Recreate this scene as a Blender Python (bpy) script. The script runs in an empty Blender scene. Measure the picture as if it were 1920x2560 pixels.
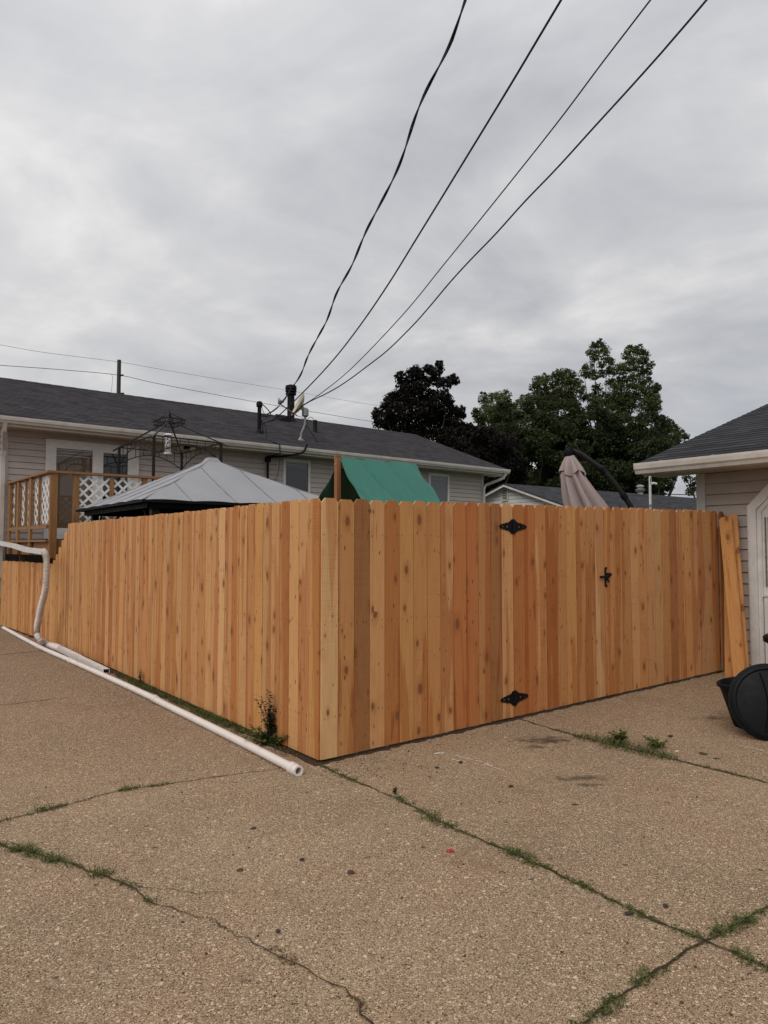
import bpy, math, random
from mathutils import Vector as V, Matrix
import numpy as np
random.seed(7); rng = np.random.default_rng(7)
S = bpy.context.scene
col = S.collection
R = math.radians
# ------------------------------------------------------------------ camera, sky, sun, exposure
CAMZ = 1.49; TILT = R(2.8); FPX = 1800.0
cd = bpy.data.cameras.new('camera'); cam = bpy.data.objects.new('camera', cd); col.objects.link(cam)
cam.location = (0, 0, CAMZ); cam.rotation_euler = (R(90) + TILT, 0, 0)
cd.sensor_fit = 'HORIZONTAL'; cd.sensor_width = 36; cd.lens = 36 * FPX / 1920; cd.clip_start = .05; cd.clip_end = 2000
S.camera = cam
S.view_settings.view_transform = 'Standard'; S.view_settings.look = 'None'
S.view_settings.exposure = 0.28; S.view_settings.gamma = 1
SUN_EL, SUN_AZ = R(42), R(208)            # soft light through cloud, from behind the camera on the left
w = bpy.data.worlds.new('World'); S.world = w; w.use_nodes = True
nt = w.node_tree; nt.nodes.clear()
def N(t, tree=None, **k):
    n = (tree or nt).nodes.new(t)
    for a, b in k.items():
        if a.startswith('i_'):
            key = a[2:]; key = int(key) if key.isdigit() else key
            n.inputs[key].default_value = b
        else: setattr(n, a, b)
    return n
def mth(tree, op, a, b=None, c=None, clamp=False):
    n = tree.nodes.new('ShaderNodeMath'); n.operation = op; n.use_clamp = clamp
    for i, x in enumerate((a, b, c)):
        if x is None: continue
        if isinstance(x, (int, float)): n.inputs[i].default_value = x
        else: tree.links.new(x, n.inputs[i])
    return n.outputs[0]
def mixc(tree, f, a, b, mode='MIX'):
    n = tree.nodes.new('ShaderNodeMix'); n.data_type = 'RGBA'; n.blend_type = mode; n.clamp_factor = True
    for s, x in ((0, f), (6, a), (7, b)):
        if isinstance(x, (int, float)): n.inputs[s].default_value = x if s == 0 else (x, x, x, 1)
        elif isinstance(x, (tuple, list)): n.inputs[s].default_value = (*x[:3], 1)
        else: tree.links.new(x, n.inputs[s])
    return n.outputs[2]
def ramp(tree, f, stops, interp='LINEAR'):
    n = tree.nodes.new('ShaderNodeValToRGB'); cr = n.color_ramp; cr.interpolation = interp
    while len(cr.elements) < len(stops): cr.elements.new(.5)
    for e, (p, c) in zip(cr.elements, stops):
        e.position = p; e.color = (c, c, c, 1) if isinstance(c, (int, float)) else (*c, 1)
    tree.links.new(f, n.inputs[0]); return n.outputs[0]
def noise(tree, vec, scale, detail=4, rough=.5, dist=0, dims='3D'):
    n = tree.nodes.new('ShaderNodeTexNoise'); n.noise_dimensions = dims
    n.inputs['Scale'].default_value = scale; n.inputs['Detail'].default_value = detail
    n.inputs['Roughness'].default_value = rough; n.inputs['Distortion'].default_value = dist
    if vec is not None: tree.links.new(vec, n.inputs['Vector'])
    return n.outputs['Fac']
def voro(tree, vec, scale, feature='F1', out='Distance', rand=1):
    n = tree.nodes.new('ShaderNodeTexVoronoi'); n.feature = feature
    n.inputs['Scale'].default_value = scale; n.inputs['Randomness'].default_value = rand
    tree.links.new(vec, n.inputs['Vector']); return n.outputs[out]
def mapping(tree, vec, scale=(1, 1, 1), loc=(0, 0, 0), rot=(0, 0, 0)):
    n = tree.nodes.new('ShaderNodeMapping'); n.inputs['Scale'].default_value = scale
    n.inputs['Location'].default_value = loc; n.inputs['Rotation'].default_value = rot
    tree.links.new(vec, n.inputs['Vector']); return n.outputs[0]

tc = N('ShaderNodeTexCoord'); sp = N('ShaderNodeSeparateXYZ'); nt.links.new(tc.outputs['Generated'], sp.inputs[0])
zc = mth(nt, 'MAXIMUM', sp.outputs[2], 0.0)
den = mth(nt, 'ADD', zc, .22)
cx = mth(nt, 'DIVIDE', sp.outputs[0], den); cy = mth(nt, 'DIVIDE', sp.outputs[1], den)
cmb = N('ShaderNodeCombineXYZ'); nt.links.new(cx, cmb.inputs[0]); nt.links.new(cy, cmb.inputs[1])
cv = mapping(nt, cmb.outputs[0], (1, 1.05, 1), (3.6, 1.9, 0), (0, 0, .5))
n1 = noise(nt, cv, 1.5, 8, .55, .7); n2 = noise(nt, cv, 4.0, 6, .55, .3)
cl = mth(nt, 'ADD', mth(nt, 'MULTIPLY', n1, .7), mth(nt, 'MULTIPLY', n2, .3))
ccol = ramp(nt, cl, [(.36, (.38, .388, .415)), (.45, (.445, .45, .47)), (.54, (.515, .515, .525)), (.66, (.66, .65, .645))])
low = ramp(nt, sp.outputs[2], [(.02, 1.0), (.30, 0.0)])             # a bluer band low in the sky towards the right
side = ramp(nt, sp.outputs[0], [(.15, 0.0), (.6, 1.0)])
ccol = mixc(nt, mth(nt, 'MULTIPLY', mth(nt, 'MULTIPLY', low, side), .75), ccol, (.32, .36, .43))
zen = ramp(nt, sp.outputs[2], [(0.0, .86), (.2, .95), (.6, 1.18), (.9, 1.45)])
ccol = mixc(nt, 1.0, ccol, zen, 'MULTIPLY')
lft = ramp(nt, sp.outputs[0], [(0.0, 1.0), (.55, 0.0)]); lf2 = ramp(nt, mth(nt, 'MULTIPLY', sp.outputs[0], -1.0), [(0.0, 0.0), (.5, 1.0)])
ccol = mixc(nt, mth(nt, 'MULTIPLY', lf2, .16), ccol, (1.0, .985, .975))
sky = N('ShaderNodeTexSky'); sky.sky_type = 'NISHITA'; sky.sun_disc = False
sky.sun_elevation = SUN_EL; sky.sun_rotation = SUN_AZ; sky.air_density = 1; sky.dust_density = 3
bgs = N('ShaderNodeBackground'); nt.links.new(sky.outputs[0], bgs.inputs[0]); bgs.inputs[1].default_value = .08
bgc = N('ShaderNodeBackground'); nt.links.new(ccol, bgc.inputs[0]); bgc.inputs[1].default_value = .97
mx = N('ShaderNodeMixShader'); mx.inputs[0].default_value = .95
nt.links.new(bgs.outputs[0], mx.inputs[1]); nt.links.new(bgc.outputs[0], mx.inputs[2])
wo = N('ShaderNodeOutputWorld'); nt.links.new(mx.outputs[0], wo.inputs[0])
sd = bpy.data.lights.new('sun', 'SUN'); sd.energy = 1.15; sd.angle = R(42); sd.color = (1, .93, .84)
sun = bpy.data.objects.new('sun', sd); col.objects.link(sun)
sdir = V((math.sin(SUN_AZ) * math.cos(SUN_EL), math.cos(SUN_AZ) * math.cos(SUN_EL), math.sin(SUN_EL)))
sun.rotation_euler = sdir.to_track_quat('Z', 'Y').to_euler()

# ------------------------------------------------------------------ frames of the place
CAM = V((0, 0, CAMZ))
def ray(px, py):
    x = (px - 960) / FPX; u = (1280 - py) / FPX
    return V((x, math.cos(TILT) - math.sin(TILT) * u, math.sin(TILT) + math.cos(TILT) * u))
def at(px, py, Y):
    r = ray(px, py); return CAM + r * (Y / r.y)
def onplane(px, py, P0, n):
    r = ray(px, py); return CAM + r * ((P0 - CAM).dot(n) / r.dot(n))
class Frame:
    def __init__(s, o, deg):
        s.o = V((o[0], o[1], 0)); s.u = V((math.cos(R(deg)), math.sin(R(deg)), 0)); s.v = V((-math.sin(R(deg)), math.cos(R(deg)), 0))
    def P(s, a, b, z=0): return s.o + s.u * a + s.v * b + V((0, 0, z))
    def ab(s, p): d = p - s.o; return d.dot(s.u), d.dot(s.v)
F = Frame((-.443, 5.06), 37)            # fence corner
H = Frame((-7.26, 13.5), 40.3)          # house, origin on the eave line
Z = V((0, 0, 1))
SL = .014
def gz(a): return SL * max(a, 0)
def gpt(px, py):
    p = onplane(px, py, V((0, 0, 0)), Z); 
    for _ in range(4):
        a, b = F.ab(p); p = onplane(px, py, V((0, 0, gz(a))), Z)
    return p
def d2(x, y): return gpt(x * 1.1573, y * 1.1573)

# ------------------------------------------------------------------ materials
def mat(name, base=(.5, .5, .5), rough=.6, metal=0, spec=.5):
    m = bpy.data.materials.new(name); m.use_nodes = True
    b = m.node_tree.nodes['Principled BSDF']
    b.inputs['Base Color'].default_value = (*base, 1); b.inputs['Roughness'].default_value = rough
    b.inputs['Metallic'].default_value = metal; b.inputs['Specular IOR Level'].default_value = spec
    return m
def P_(m): return m.node_tree, m.node_tree.nodes['Principled BSDF']
def attr(t, name='bd'):
    n = t.nodes.new('ShaderNodeAttribute'); n.attribute_name = name; return n.outputs['Vector'] if name == 'bd' else n.outputs['Color']
def objco(t):
    n = t.nodes.new('ShaderNodeTexCoord'); return n.outputs['Object']
def pos(t):
    n = t.nodes.new('ShaderNodeNewGeometry'); return n.outputs['Position']
def bump(t, b, h, strength=.4, dist=.01):
    n = t.nodes.new('ShaderNodeBump'); n.inputs['Strength'].default_value = strength; n.inputs['Distance'].default_value = dist
    t.links.new(h, n.inputs['Height']); t.links.new(n.outputs[0], b.inputs['Normal'])
def varied(name, base, rough=.6, var=.25, scale=6, metal=0, bmp=.15, bscale=60, dirt=None):
    """a paint or metal with faint mottling, grime and fine unevenness"""
    m = mat(name, base, rough, metal); t, b = P_(m); c = pos(t)
    n_ = noise(t, c, scale, 5, .6)
    f = ramp(t, n_, [(.3, 0.0), (.7, 1.0)])
    dk = tuple(x * (1 - var) for x in base); lt = tuple(min(1, x * (1 + var * .4)) for x in base)
    cc = mixc(t, f, dk, lt)
    if dirt:
        g = ramp(t, noise(t, c, scale * 2.7, 6, .7), [(.55, 0.0), (.75, .5)]); cc = mixc(t, g, cc, dirt)
    t.links.new(cc, b.inputs['Base Color'])
    rr = ramp(t, n_, [(.3, max(0, rough - .12)), (.7, min(1, rough + .12))]); t.links.new(rr, b.inputs['Roughness'])
    if bmp: bump(t, b, noise(t, c, bscale, 3), bmp, .002)
    return m

def wood_mat():
    m = mat('cedar', (.4, .2, .1), .72, spec=.25); t, b = P_(m)
    bd = attr(t); tone = attr(t, 'tone')
    s = t.nodes.new('ShaderNodeSeparateXYZ'); t.links.new(bd, s.inputs[0])
    rnd = t.nodes.new('ShaderNodeSeparateColor'); t.links.new(tone, rnd.inputs[0])
    # knots first, grain bends round them
    kv = mapping(t, bd, (7.1, 3.6, 1)); 
    kn = t.nodes.new('ShaderNodeTexVoronoi'); kn.voronoi_dimensions = '2D'; kn.inputs['Scale'].default_value = 1.0; t.links.new(kv, kn.inputs['Vector'])
    ks = t.nodes.new('ShaderNodeSeparateColor'); t.links.new(kn.outputs['Color'], ks.inputs[0])
    kd = kn.outputs['Distance']
    size = mth(t, 'MULTIPLY', mth(t, 'POWER', ks.outputs[0], 2.8), .33)
    size = mth(t, 'ADD', size, .004)
    kk = mth(t, 'DIVIDE', kd, size)                      # <1 inside a knot
    halo = ramp(t, kk, [(.0, 1.0), (.35, .9), (.52, 0.0)])
    g1 = mapping(t, bd, (60, 2.0, 1))
    warp = mth(t, 'MULTIPLY', ramp(t, mth(t, 'MULTIPLY', kk, .25), [(0, 1.0), (.8, 0.0)]), 1.6)
    gx = t.nodes.new('ShaderNodeVectorMath'); gx.operation = 'ADD'; t.links.new(g1, gx.inputs[0])
    cmb = t.nodes.new('ShaderNodeCombineXYZ'); t.links.new(warp, cmb.inputs[0]); t.links.new(cmb.outputs[0], gx.inputs[1])
    grain = noise(t, gx.outputs[0], 1.0, 4, .6, .6)
    fine = noise(t, mapping(t, bd, (420, 9, 1)), 1.0, 3, .6)
    broad = noise(t, mapping(t, bd, (7, .30, 1)), 1.0, 2, .45, .25)
    # colour
    cA = tone
    split = ramp(t, broad, [(.53, 0.0), (.545, 1.0)])
    red = mixc(t, 1.0, cA, (.78, .58, .44), 'MULTIPLY')
    c1 = mixc(t, mth(t, 'MULTIPLY', split, .75), cA, red)
    c1 = mixc(t, ramp(t, grain, [(.42, 0.0), (.72, .42)]), c1, mixc(t, 1.0, c1, (.70, .56, .46), 'MULTIPLY'))
    c1 = mixc(t, ramp(t, fine, [(.45, 0.0), (.8, .35)]), c1, mixc(t, 1.0, c1, (.6, .5, .42), 'MULTIPLY'))
    blotch = noise(t, mapping(t, bd, (5, 2.2, 1), (4, 7, 2)), 1.0, 4, .6)
    c1 = mixc(t, ramp(t, blotch, [(.55, 0.0), (.72, .4)]), c1, mixc(t, 1.0, c1, (.66, .5, .42), 'MULTIPLY'))
    saw = noise(t, mapping(t, bd, (3, 160, 1)), 1.0, 2, .5)
    sawm = ramp(t, noise(t, mapping(t, bd, (.4, .9, 1), (9, 3, 5)), 1.0, 1, .5), [(.5, 0.0), (.6, 1.0)])
    c1 = mixc(t, mth(t, 'MULTIPLY', mth(t, 'MULTIPLY', ramp(t, saw, [(.5, 0.0), (.7, 1.0)]), sawm), .3), c1, mixc(t, 1.0, c1, (.6, .5, .45), 'MULTIPLY'))
    kring = ramp(t, kk, [(.0, (.16, .06, .025)), (.12, (.24, .10, .042)), (.22, (.14, .052, .022)), (.30, (.26, .11, .045)), (.38, (.07, .025, .011)), (.46, (.2, .085, .035))])
    c1 = mixc(t, mth(t, 'MULTIPLY', ramp(t, mth(t, 'MULTIPLY', kk, .3), [(.1, .5), (.4, 0.0)]), 1.0), c1, mixc(t, 1.0, c1, (.62, .42, .32), 'MULTIPLY'))
    c1 = mixc(t, mth(t, 'MULTIPLY', halo, .95), c1, kring)
    # small pin knots and pitch flecks
    pn = t.nodes.new('ShaderNodeTexVoronoi'); pn.voronoi_dimensions = '2D'; pn.inputs['Scale'].default_value = 1.0; t.links.new(mapping(t, bd, (19, 6.5, 1), (3, 8, 0)), pn.inputs['Vector'])
    ps = t.nodes.new('ShaderNodeSeparateColor'); t.links.new(pn.outputs['Color'], ps.inputs[0])
    pf_ = mth(t, 'MULTIPLY', mth(t, 'GREATER_THAN', ps.outputs[0], .80), mth(t, 'LESS_THAN', pn.outputs['Distance'], mth(t, 'MULTIPLY', ps.outputs[1], .12)))
    c1 = mixc(t, mth(t, 'MULTIPLY', pf_, .8), c1, (.10, .035, .014))
    stn = noise(t, mapping(t, bd, (16, 1.1, 1), (11, 2, 7)), 1.0, 4, .6, .8)
    c1 = mixc(t, ramp(t, stn, [(.62, 0.0), (.68, .6)]), c1, mixc(t, 1.0, c1, (.55, .36, .26), 'MULTIPLY'))
    t.links.new(c1, b.inputs['Base Color'])
    hh = mth(t, 'ADD', mth(t, 'MULTIPLY', grain, .6), mth(t, 'MULTIPLY', fine, .4))
    hh = mth(t, 'ADD', hh, mth(t, 'MULTIPLY', mth(t, 'MULTIPLY', saw, sawm), .8))
    bump(t, b, hh, .35, .0015)
    return m
M_wood = wood_mat()
def stained_wood(name, c):
    m = mat(name, c, .6); t, b = P_(m); co = pos(t)
    g = noise(t, mapping(t, co, (30, 30, 3)), 1.0, 4, .6)
    t.links.new(mixc(t, ramp(t, g, [(.35, 0.0), (.7, .8)]), c, tuple(x * .6 for x in c)), b.inputs['Base Color'])
    bump(t, b, g, .25, .002); return m
M_stain = stained_wood('stained_wood', (.27, .125, .036))
M_playwood = stained_wood('play_wood', (.33, .13, .05))

def shingle_mat(name, c, tab=.3, course=.14):
    m = mat(name, c, .9, spec=.15); t, b = P_(m); bd = attr(t)
    br = t.nodes.new('ShaderNodeTexBrick'); br.offset = .5; br.squash = 1
    br.inputs['Color1'].default_value = (0, 0, 0, 1); br.inputs['Color2'].default_value = (1, 1, 1, 1); br.inputs['Mortar'].default_value = (.5, .5, .5, 1)
    br.inputs['Scale'].default_value = 1; br.inputs['Mortar Size'].default_value = .003
    br.inputs['Brick Width'].default_value = tab; br.inputs['Row Height'].default_value = course
    t.links.new(bd, br.inputs['Vector'])
    g = noise(t, mapping(t, bd, (1, 1, 1)), 160, 3, .7); big = noise(t, bd, .9, 3)
    c1 = mixc(t, ramp(t, br.outputs['Color'], [(0, 0.0), (1, 1.0)]), tuple(x * .35 for x in c), tuple(x * 1.9 for x in c))
    c1 = mixc(t, ramp(t, g, [(.4, 0.0), (.75, .8)]), c1, tuple(x * 2.1 for x in c))
    c1 = mixc(t, ramp(t, big, [(.4, 0.0), (.7, .35)]), c1, tuple(x * 1.45 for x in (c[0], c[1], c[2])))
    t.links.new(c1, b.inputs['Base Color'])
    bump(t, b, mth(t, 'ADD', g, mth(t, 'MULTIPLY', br.outputs['Fac'], -1.5)), .5, .003); return m
M_shingle = shingle_mat('shingles', (.034, .031, .034), .26, .142)
M_shingle2 = shingle_mat('shingles_slate', (.026, .027, .031), .33, .145)
def siding_mat(name, c):
    m = mat(name, c, .55, spec=.3); t, b = P_(m); co = pos(t)
    n_ = noise(t, mapping(t, co, (2, 2, 5)), 1.0, 5, .6); g = noise(t, mapping(t, co, (14, 14, 90)), 1.0, 3, .5)
    st = noise(t, mapping(t, co, (9, 9, .7)), 1.0, 5, .7)
    cc = mixc(t, ramp(t, n_, [(.3, 0.0), (.7, 1.0)]), tuple(x * .86 for x in c), c)
    cc = mixc(t, ramp(t, st, [(.55, 0.0), (.8, .35)]), cc, tuple(x * .55 for x in c))
    t.links.new(cc, b.inputs['Base Color']); bump(t, b, g, .15, .002); return m
M_siding = siding_mat('beige_siding', (.47, .405, .375))
M_sidingR = siding_mat('tan_siding', (.42, .36, .32))
M_sidingW = siding_mat('white_siding', (.8, .8, .78))
M_trim = varied('trim_paint', (.50, .47, .45), .45, .18, 3, dirt=(.3, .26, .22))
M_gutter = varied('gutter_paint', (.56, .52, .48), .4, .18, 4, dirt=(.28, .24, .2))
M_soffit = varied('soffit_paint', (.42, .36, .32), .6, .15, 4)
M_white = varied('white_paint', (.64, .62, .60), .4, .15, 5, dirt=(.35, .3, .26))
M_pvc = varied('white_pvc', (.72, .66, .62), .35, .05, 3, dirt=(.4, .33, .27))
M_flex = varied('flex_pipe', (.58, .53, .49), .5, .25, 9, dirt=(.3, .25, .2))
M_black = varied('black_metal', (.006, .006, .007), .6, .3, 14)
M_blackp = varied('black_plastic', (.004, .005, .007), .55, .3, 9, dirt=(.015, .014, .013), bmp=.3)
for m_ in (M_black, M_blackp): m_.node_tree.nodes['Principled BSDF'].inputs['Specular IOR Level'].default_value = .15
M_dark = mat('dark_void', (.006, .006, .006), .95)
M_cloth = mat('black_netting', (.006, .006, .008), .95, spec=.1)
M_grey = varied('galvanised', (.30, .30, .30), .45, .3, 12, metal=.4)
M_pole = stained_wood('pole_wood', (.03, .022, .018))
M_frame = varied('bronze_frame', (.014, .012, .011), .5, .2, 12); M_frame.node_tree.nodes['Principled BSDF'].inputs['Specular IOR Level'].default_value = .25
M_screw = mat('nail_head', (.035, .018, .012), .6)
M_blade = mat('blind', (.5, .48, .44), .6)
def glass_mat(name, c):
    m = mat(name, c, .04, spec=.8); t, b = P_(m); co = pos(t)
    bump(t, b, noise(t, co, 1.6, 2), .05, .02); return m
M_glass = glass_mat('window_glass', (.022, .020, .020)); M_glass2 = glass_mat('brown_reflection_glass', (.11, .075, .045)); M_glass3 = glass_mat('screen_glass', (.10, .10, .10))  # second glass: brown reflection of the left patio pane put into its colour
def concrete_mat(name, c, agg=1.0):
    m = mat(name, c, .9, spec=.15); t, b = P_(m); co = pos(t)
    wp = t.nodes.new('ShaderNodeVectorMath'); wp.operation = 'ADD'
    nn = t.nodes.new('ShaderNodeTexNoise'); nn.inputs['Scale'].default_value = 60; t.links.new(co, nn.inputs['Vector'])
    sc = t.nodes.new('ShaderNodeVectorMath'); sc.operation = 'SCALE'; sc.inputs[3].default_value = .006
    t.links.new(nn.outputs['Color'], sc.inputs[0]); t.links.new(co, wp.inputs[0]); t.links.new(sc.outputs[0], wp.inputs[1]); cw = wp.outputs[0]
    big = noise(t, co, .55, 5, .6, .4); med = noise(t, co, 3.2, 6, .65); fn = noise(t, co, 210, 3, .7); gr = noise(t, co, 75, 4, .7)
    cc = mixc(t, ramp(t, big, [(.35, 0.0), (.65, 1.0)]), tuple(x * .74 for x in c), tuple(x * 1.18 for x in c))
    cc = mixc(t, ramp(t, noise(t, mapping(t, co, (1, 1, 1), (31, 7, 0)), 1.7, 5, .6), [(.48, 0.0), (.68, .55)]), cc, (c[0] * 1.05, c[1] * .88, c[2] * .84))
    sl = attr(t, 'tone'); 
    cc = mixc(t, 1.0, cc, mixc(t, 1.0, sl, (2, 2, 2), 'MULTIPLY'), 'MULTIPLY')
    cc = mixc(t, ramp(t, med, [(.5, 0.0), (.72, .45)]), cc, (c[0] * .80, c[1] * .70, c[2] * .64))
    cc = mixc(t, ramp(t, fn, [(.38, .75 * agg), (.5, 0.0)]), cc, tuple(x * .42 for x in c))
    cc = mixc(t, ramp(t, gr, [(.36, .7 * agg), (.46, 0.0)]), cc, tuple(x * .5 for x in c))
    # exposed aggregate: pale chips of two sizes, a share of the cells only
    def chips(scale, share, rad, colr, mixf, cin):
        vn = t.nodes.new('ShaderNodeTexVoronoi'); vn.inputs['Scale'].default_value = scale; t.links.new(cw, vn.inputs['Vector'])
        s3 = t.nodes.new('ShaderNodeSeparateColor'); t.links.new(vn.outputs['Color'], s3.inputs[0])
        on = mth(t, 'GREATER_THAN', s3.outputs[0], 1 - share)
        rr = mth(t, 'MULTIPLY', mth(t, 'ADD', s3.outputs[1], .35), rad)
        ins = mth(t, 'LESS_THAN', vn.outputs['Distance'], rr)
        f = mth(t, 'MULTIPLY', mth(t, 'MULTIPLY', on, ins), mixf)
        k = mixc(t, s3.outputs[2], colr, tuple(x * .6 for x in colr))
        return mixc(t, f, cin, k)
    pale = (min(1, c[0] * 2.3), min(1, c[1] * 2.6), min(1, c[2] * 2.9))
    cc = chips(300, .55, .50, pale, .5 * agg, cc)
    cc = chips(170, .5, .46, pale, .75 * agg, cc)
    cc = chips(95, .24, .42, pale, .8 * agg, cc); cc = chips(48, .08, .36, pale, .8 * agg, cc)
    cc = chips(210, .40, .48, tuple(x * .2 for x in c), .95 * agg, cc); cc = chips(120, .12, .38, tuple(x * .2 for x in c), .9 * agg, cc)
    cc = chips(15, .05, .16, (.05, .035, .028), .7, cc)
    stain = ramp(t, noise(t, mapping(t, co, (1, 1, 1), (5, 9, 0)), 1.3, 7, .72, .6), [(.56, 0.0), (.74, .55)])
    cc = mixc(t, stain, cc, (c[0] * .5, c[1] * .44, c[2] * .4))
    # spilt oil and damp spots at their own places on the slab
    for (px, py, rx, ry) in ((1380, 1855, .17, .10), (1372, 1850, .30, .14), (1345, 1868, .12, .06), (1455, 1945, .30, .07), (1475, 1962, .12, .05), (1775, 1795, .20, .09), (1700, 1905, .06, .03), (612, 2452, .03, .02), (905, 2508, .03, .025)):
        g0 = gpt(px, py); a0 = V((g0.x, g0.y, 0))
        mp = mapping(t, co, (1, 1, 0), (-a0.x, -a0.y, 0))
        mp = mapping(t, mp, (1 / rx, 1 / ry, 1), (0, 0, 0), (0, 0, .1))
        ln = t.nodes.new('ShaderNodeVectorMath'); ln.operation = 'LENGTH'; t.links.new(mp, ln.inputs[0])
        q = mth(t, 'ADD', ln.outputs['Value'], mth(t, 'MULTIPLY', mth(t, 'SUBTRACT', noise(t, co, 12, 5, .7), .5), 3.2))
        cc = mixc(t, ramp(t, q, [(.15, .68), (.9, 0.0)]), cc, (.055, .036, .026))
    t.links.new(cc, b.inputs['Base Color'])
    hh = mth(t, 'ADD', mth(t, 'MULTIPLY', voro(t, cw, 95), -.7), mth(t, 'ADD', gr, mth(t, 'MULTIPLY', fn, .5)))
    bump(t, b, hh, .55 * agg, .004); return m
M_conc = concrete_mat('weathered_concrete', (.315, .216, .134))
M_conc2 = concrete_mat('old_concrete', (.165, .100, .070), .6)
def noisy(name, a, b_, scale, rough=.95):
    m = mat(name, a, rough, spec=.1); t, b = P_(m); co = pos(t); n_ = noise(t, co, scale, 6, .7)
    t.links.new(mixc(t, ramp(t, n_, [(.35, 0.0), (.65, 1.0)]), a, b_), b.inputs['Base Color']); bump(t, b, n_, .8, .01); return m
M_soil = noisy('soil', (.035, .022, .014), (.085, .055, .036), 55)
M_lawn = noisy('lawn', (.03, .05, .015), (.06, .08, .025), 9)
def leaf_mat(name, a, b_, rough=.6):
    m = mat(name, a, rough, spec=.2); t, b = P_(m); tn = attr(t, 'tone')
    s = t.nodes.new('ShaderNodeSeparateColor'); t.links.new(tn, s.inputs[0])
    t.links.new(mixc(t, s.outputs[0], a, b_), b.inputs['Base Color'])
    tr = t.nodes.new('ShaderNodeBsdfTranslucent'); t.links.new(mixc(t, s.outputs[0], a, b_), tr.inputs[0])
    ms = t.nodes.new('ShaderNodeMixShader'); ms.inputs[0].default_value = .3
    out = t.nodes['Material Output']; t.links.new(b.outputs[0], ms.inputs[1]); t.links.new(tr.outputs[0], ms.inputs[2]); t.links.new(ms.outputs[0], out.inputs[0])
    return m
M_maple = leaf_mat('maroon_leaf', (.006, .006, .005), (.022, .017, .013))
M_green = leaf_mat('green_leaf', (.034, .048, .014), (.115, .135, .045))
M_green2 = leaf_mat('light_green_leaf', (.06, .085, .03), (.17, .20, .09))
M_green3 = leaf_mat('dull_green_leaf', (.018, .029, .010), (.058, .074, .026))
M_weed = leaf_mat('weed_leaf', (.05, .068, .018), (.17, .20, .06))
M_dry = leaf_mat('dry_grass', (.09, .06, .03), (.2, .15, .08))
M_bark = stained_wood('bark', (.05, .038, .03))
M_shrub = leaf_mat('dark_leaf', (.012, .02, .008), (.035, .045, .016))

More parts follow.
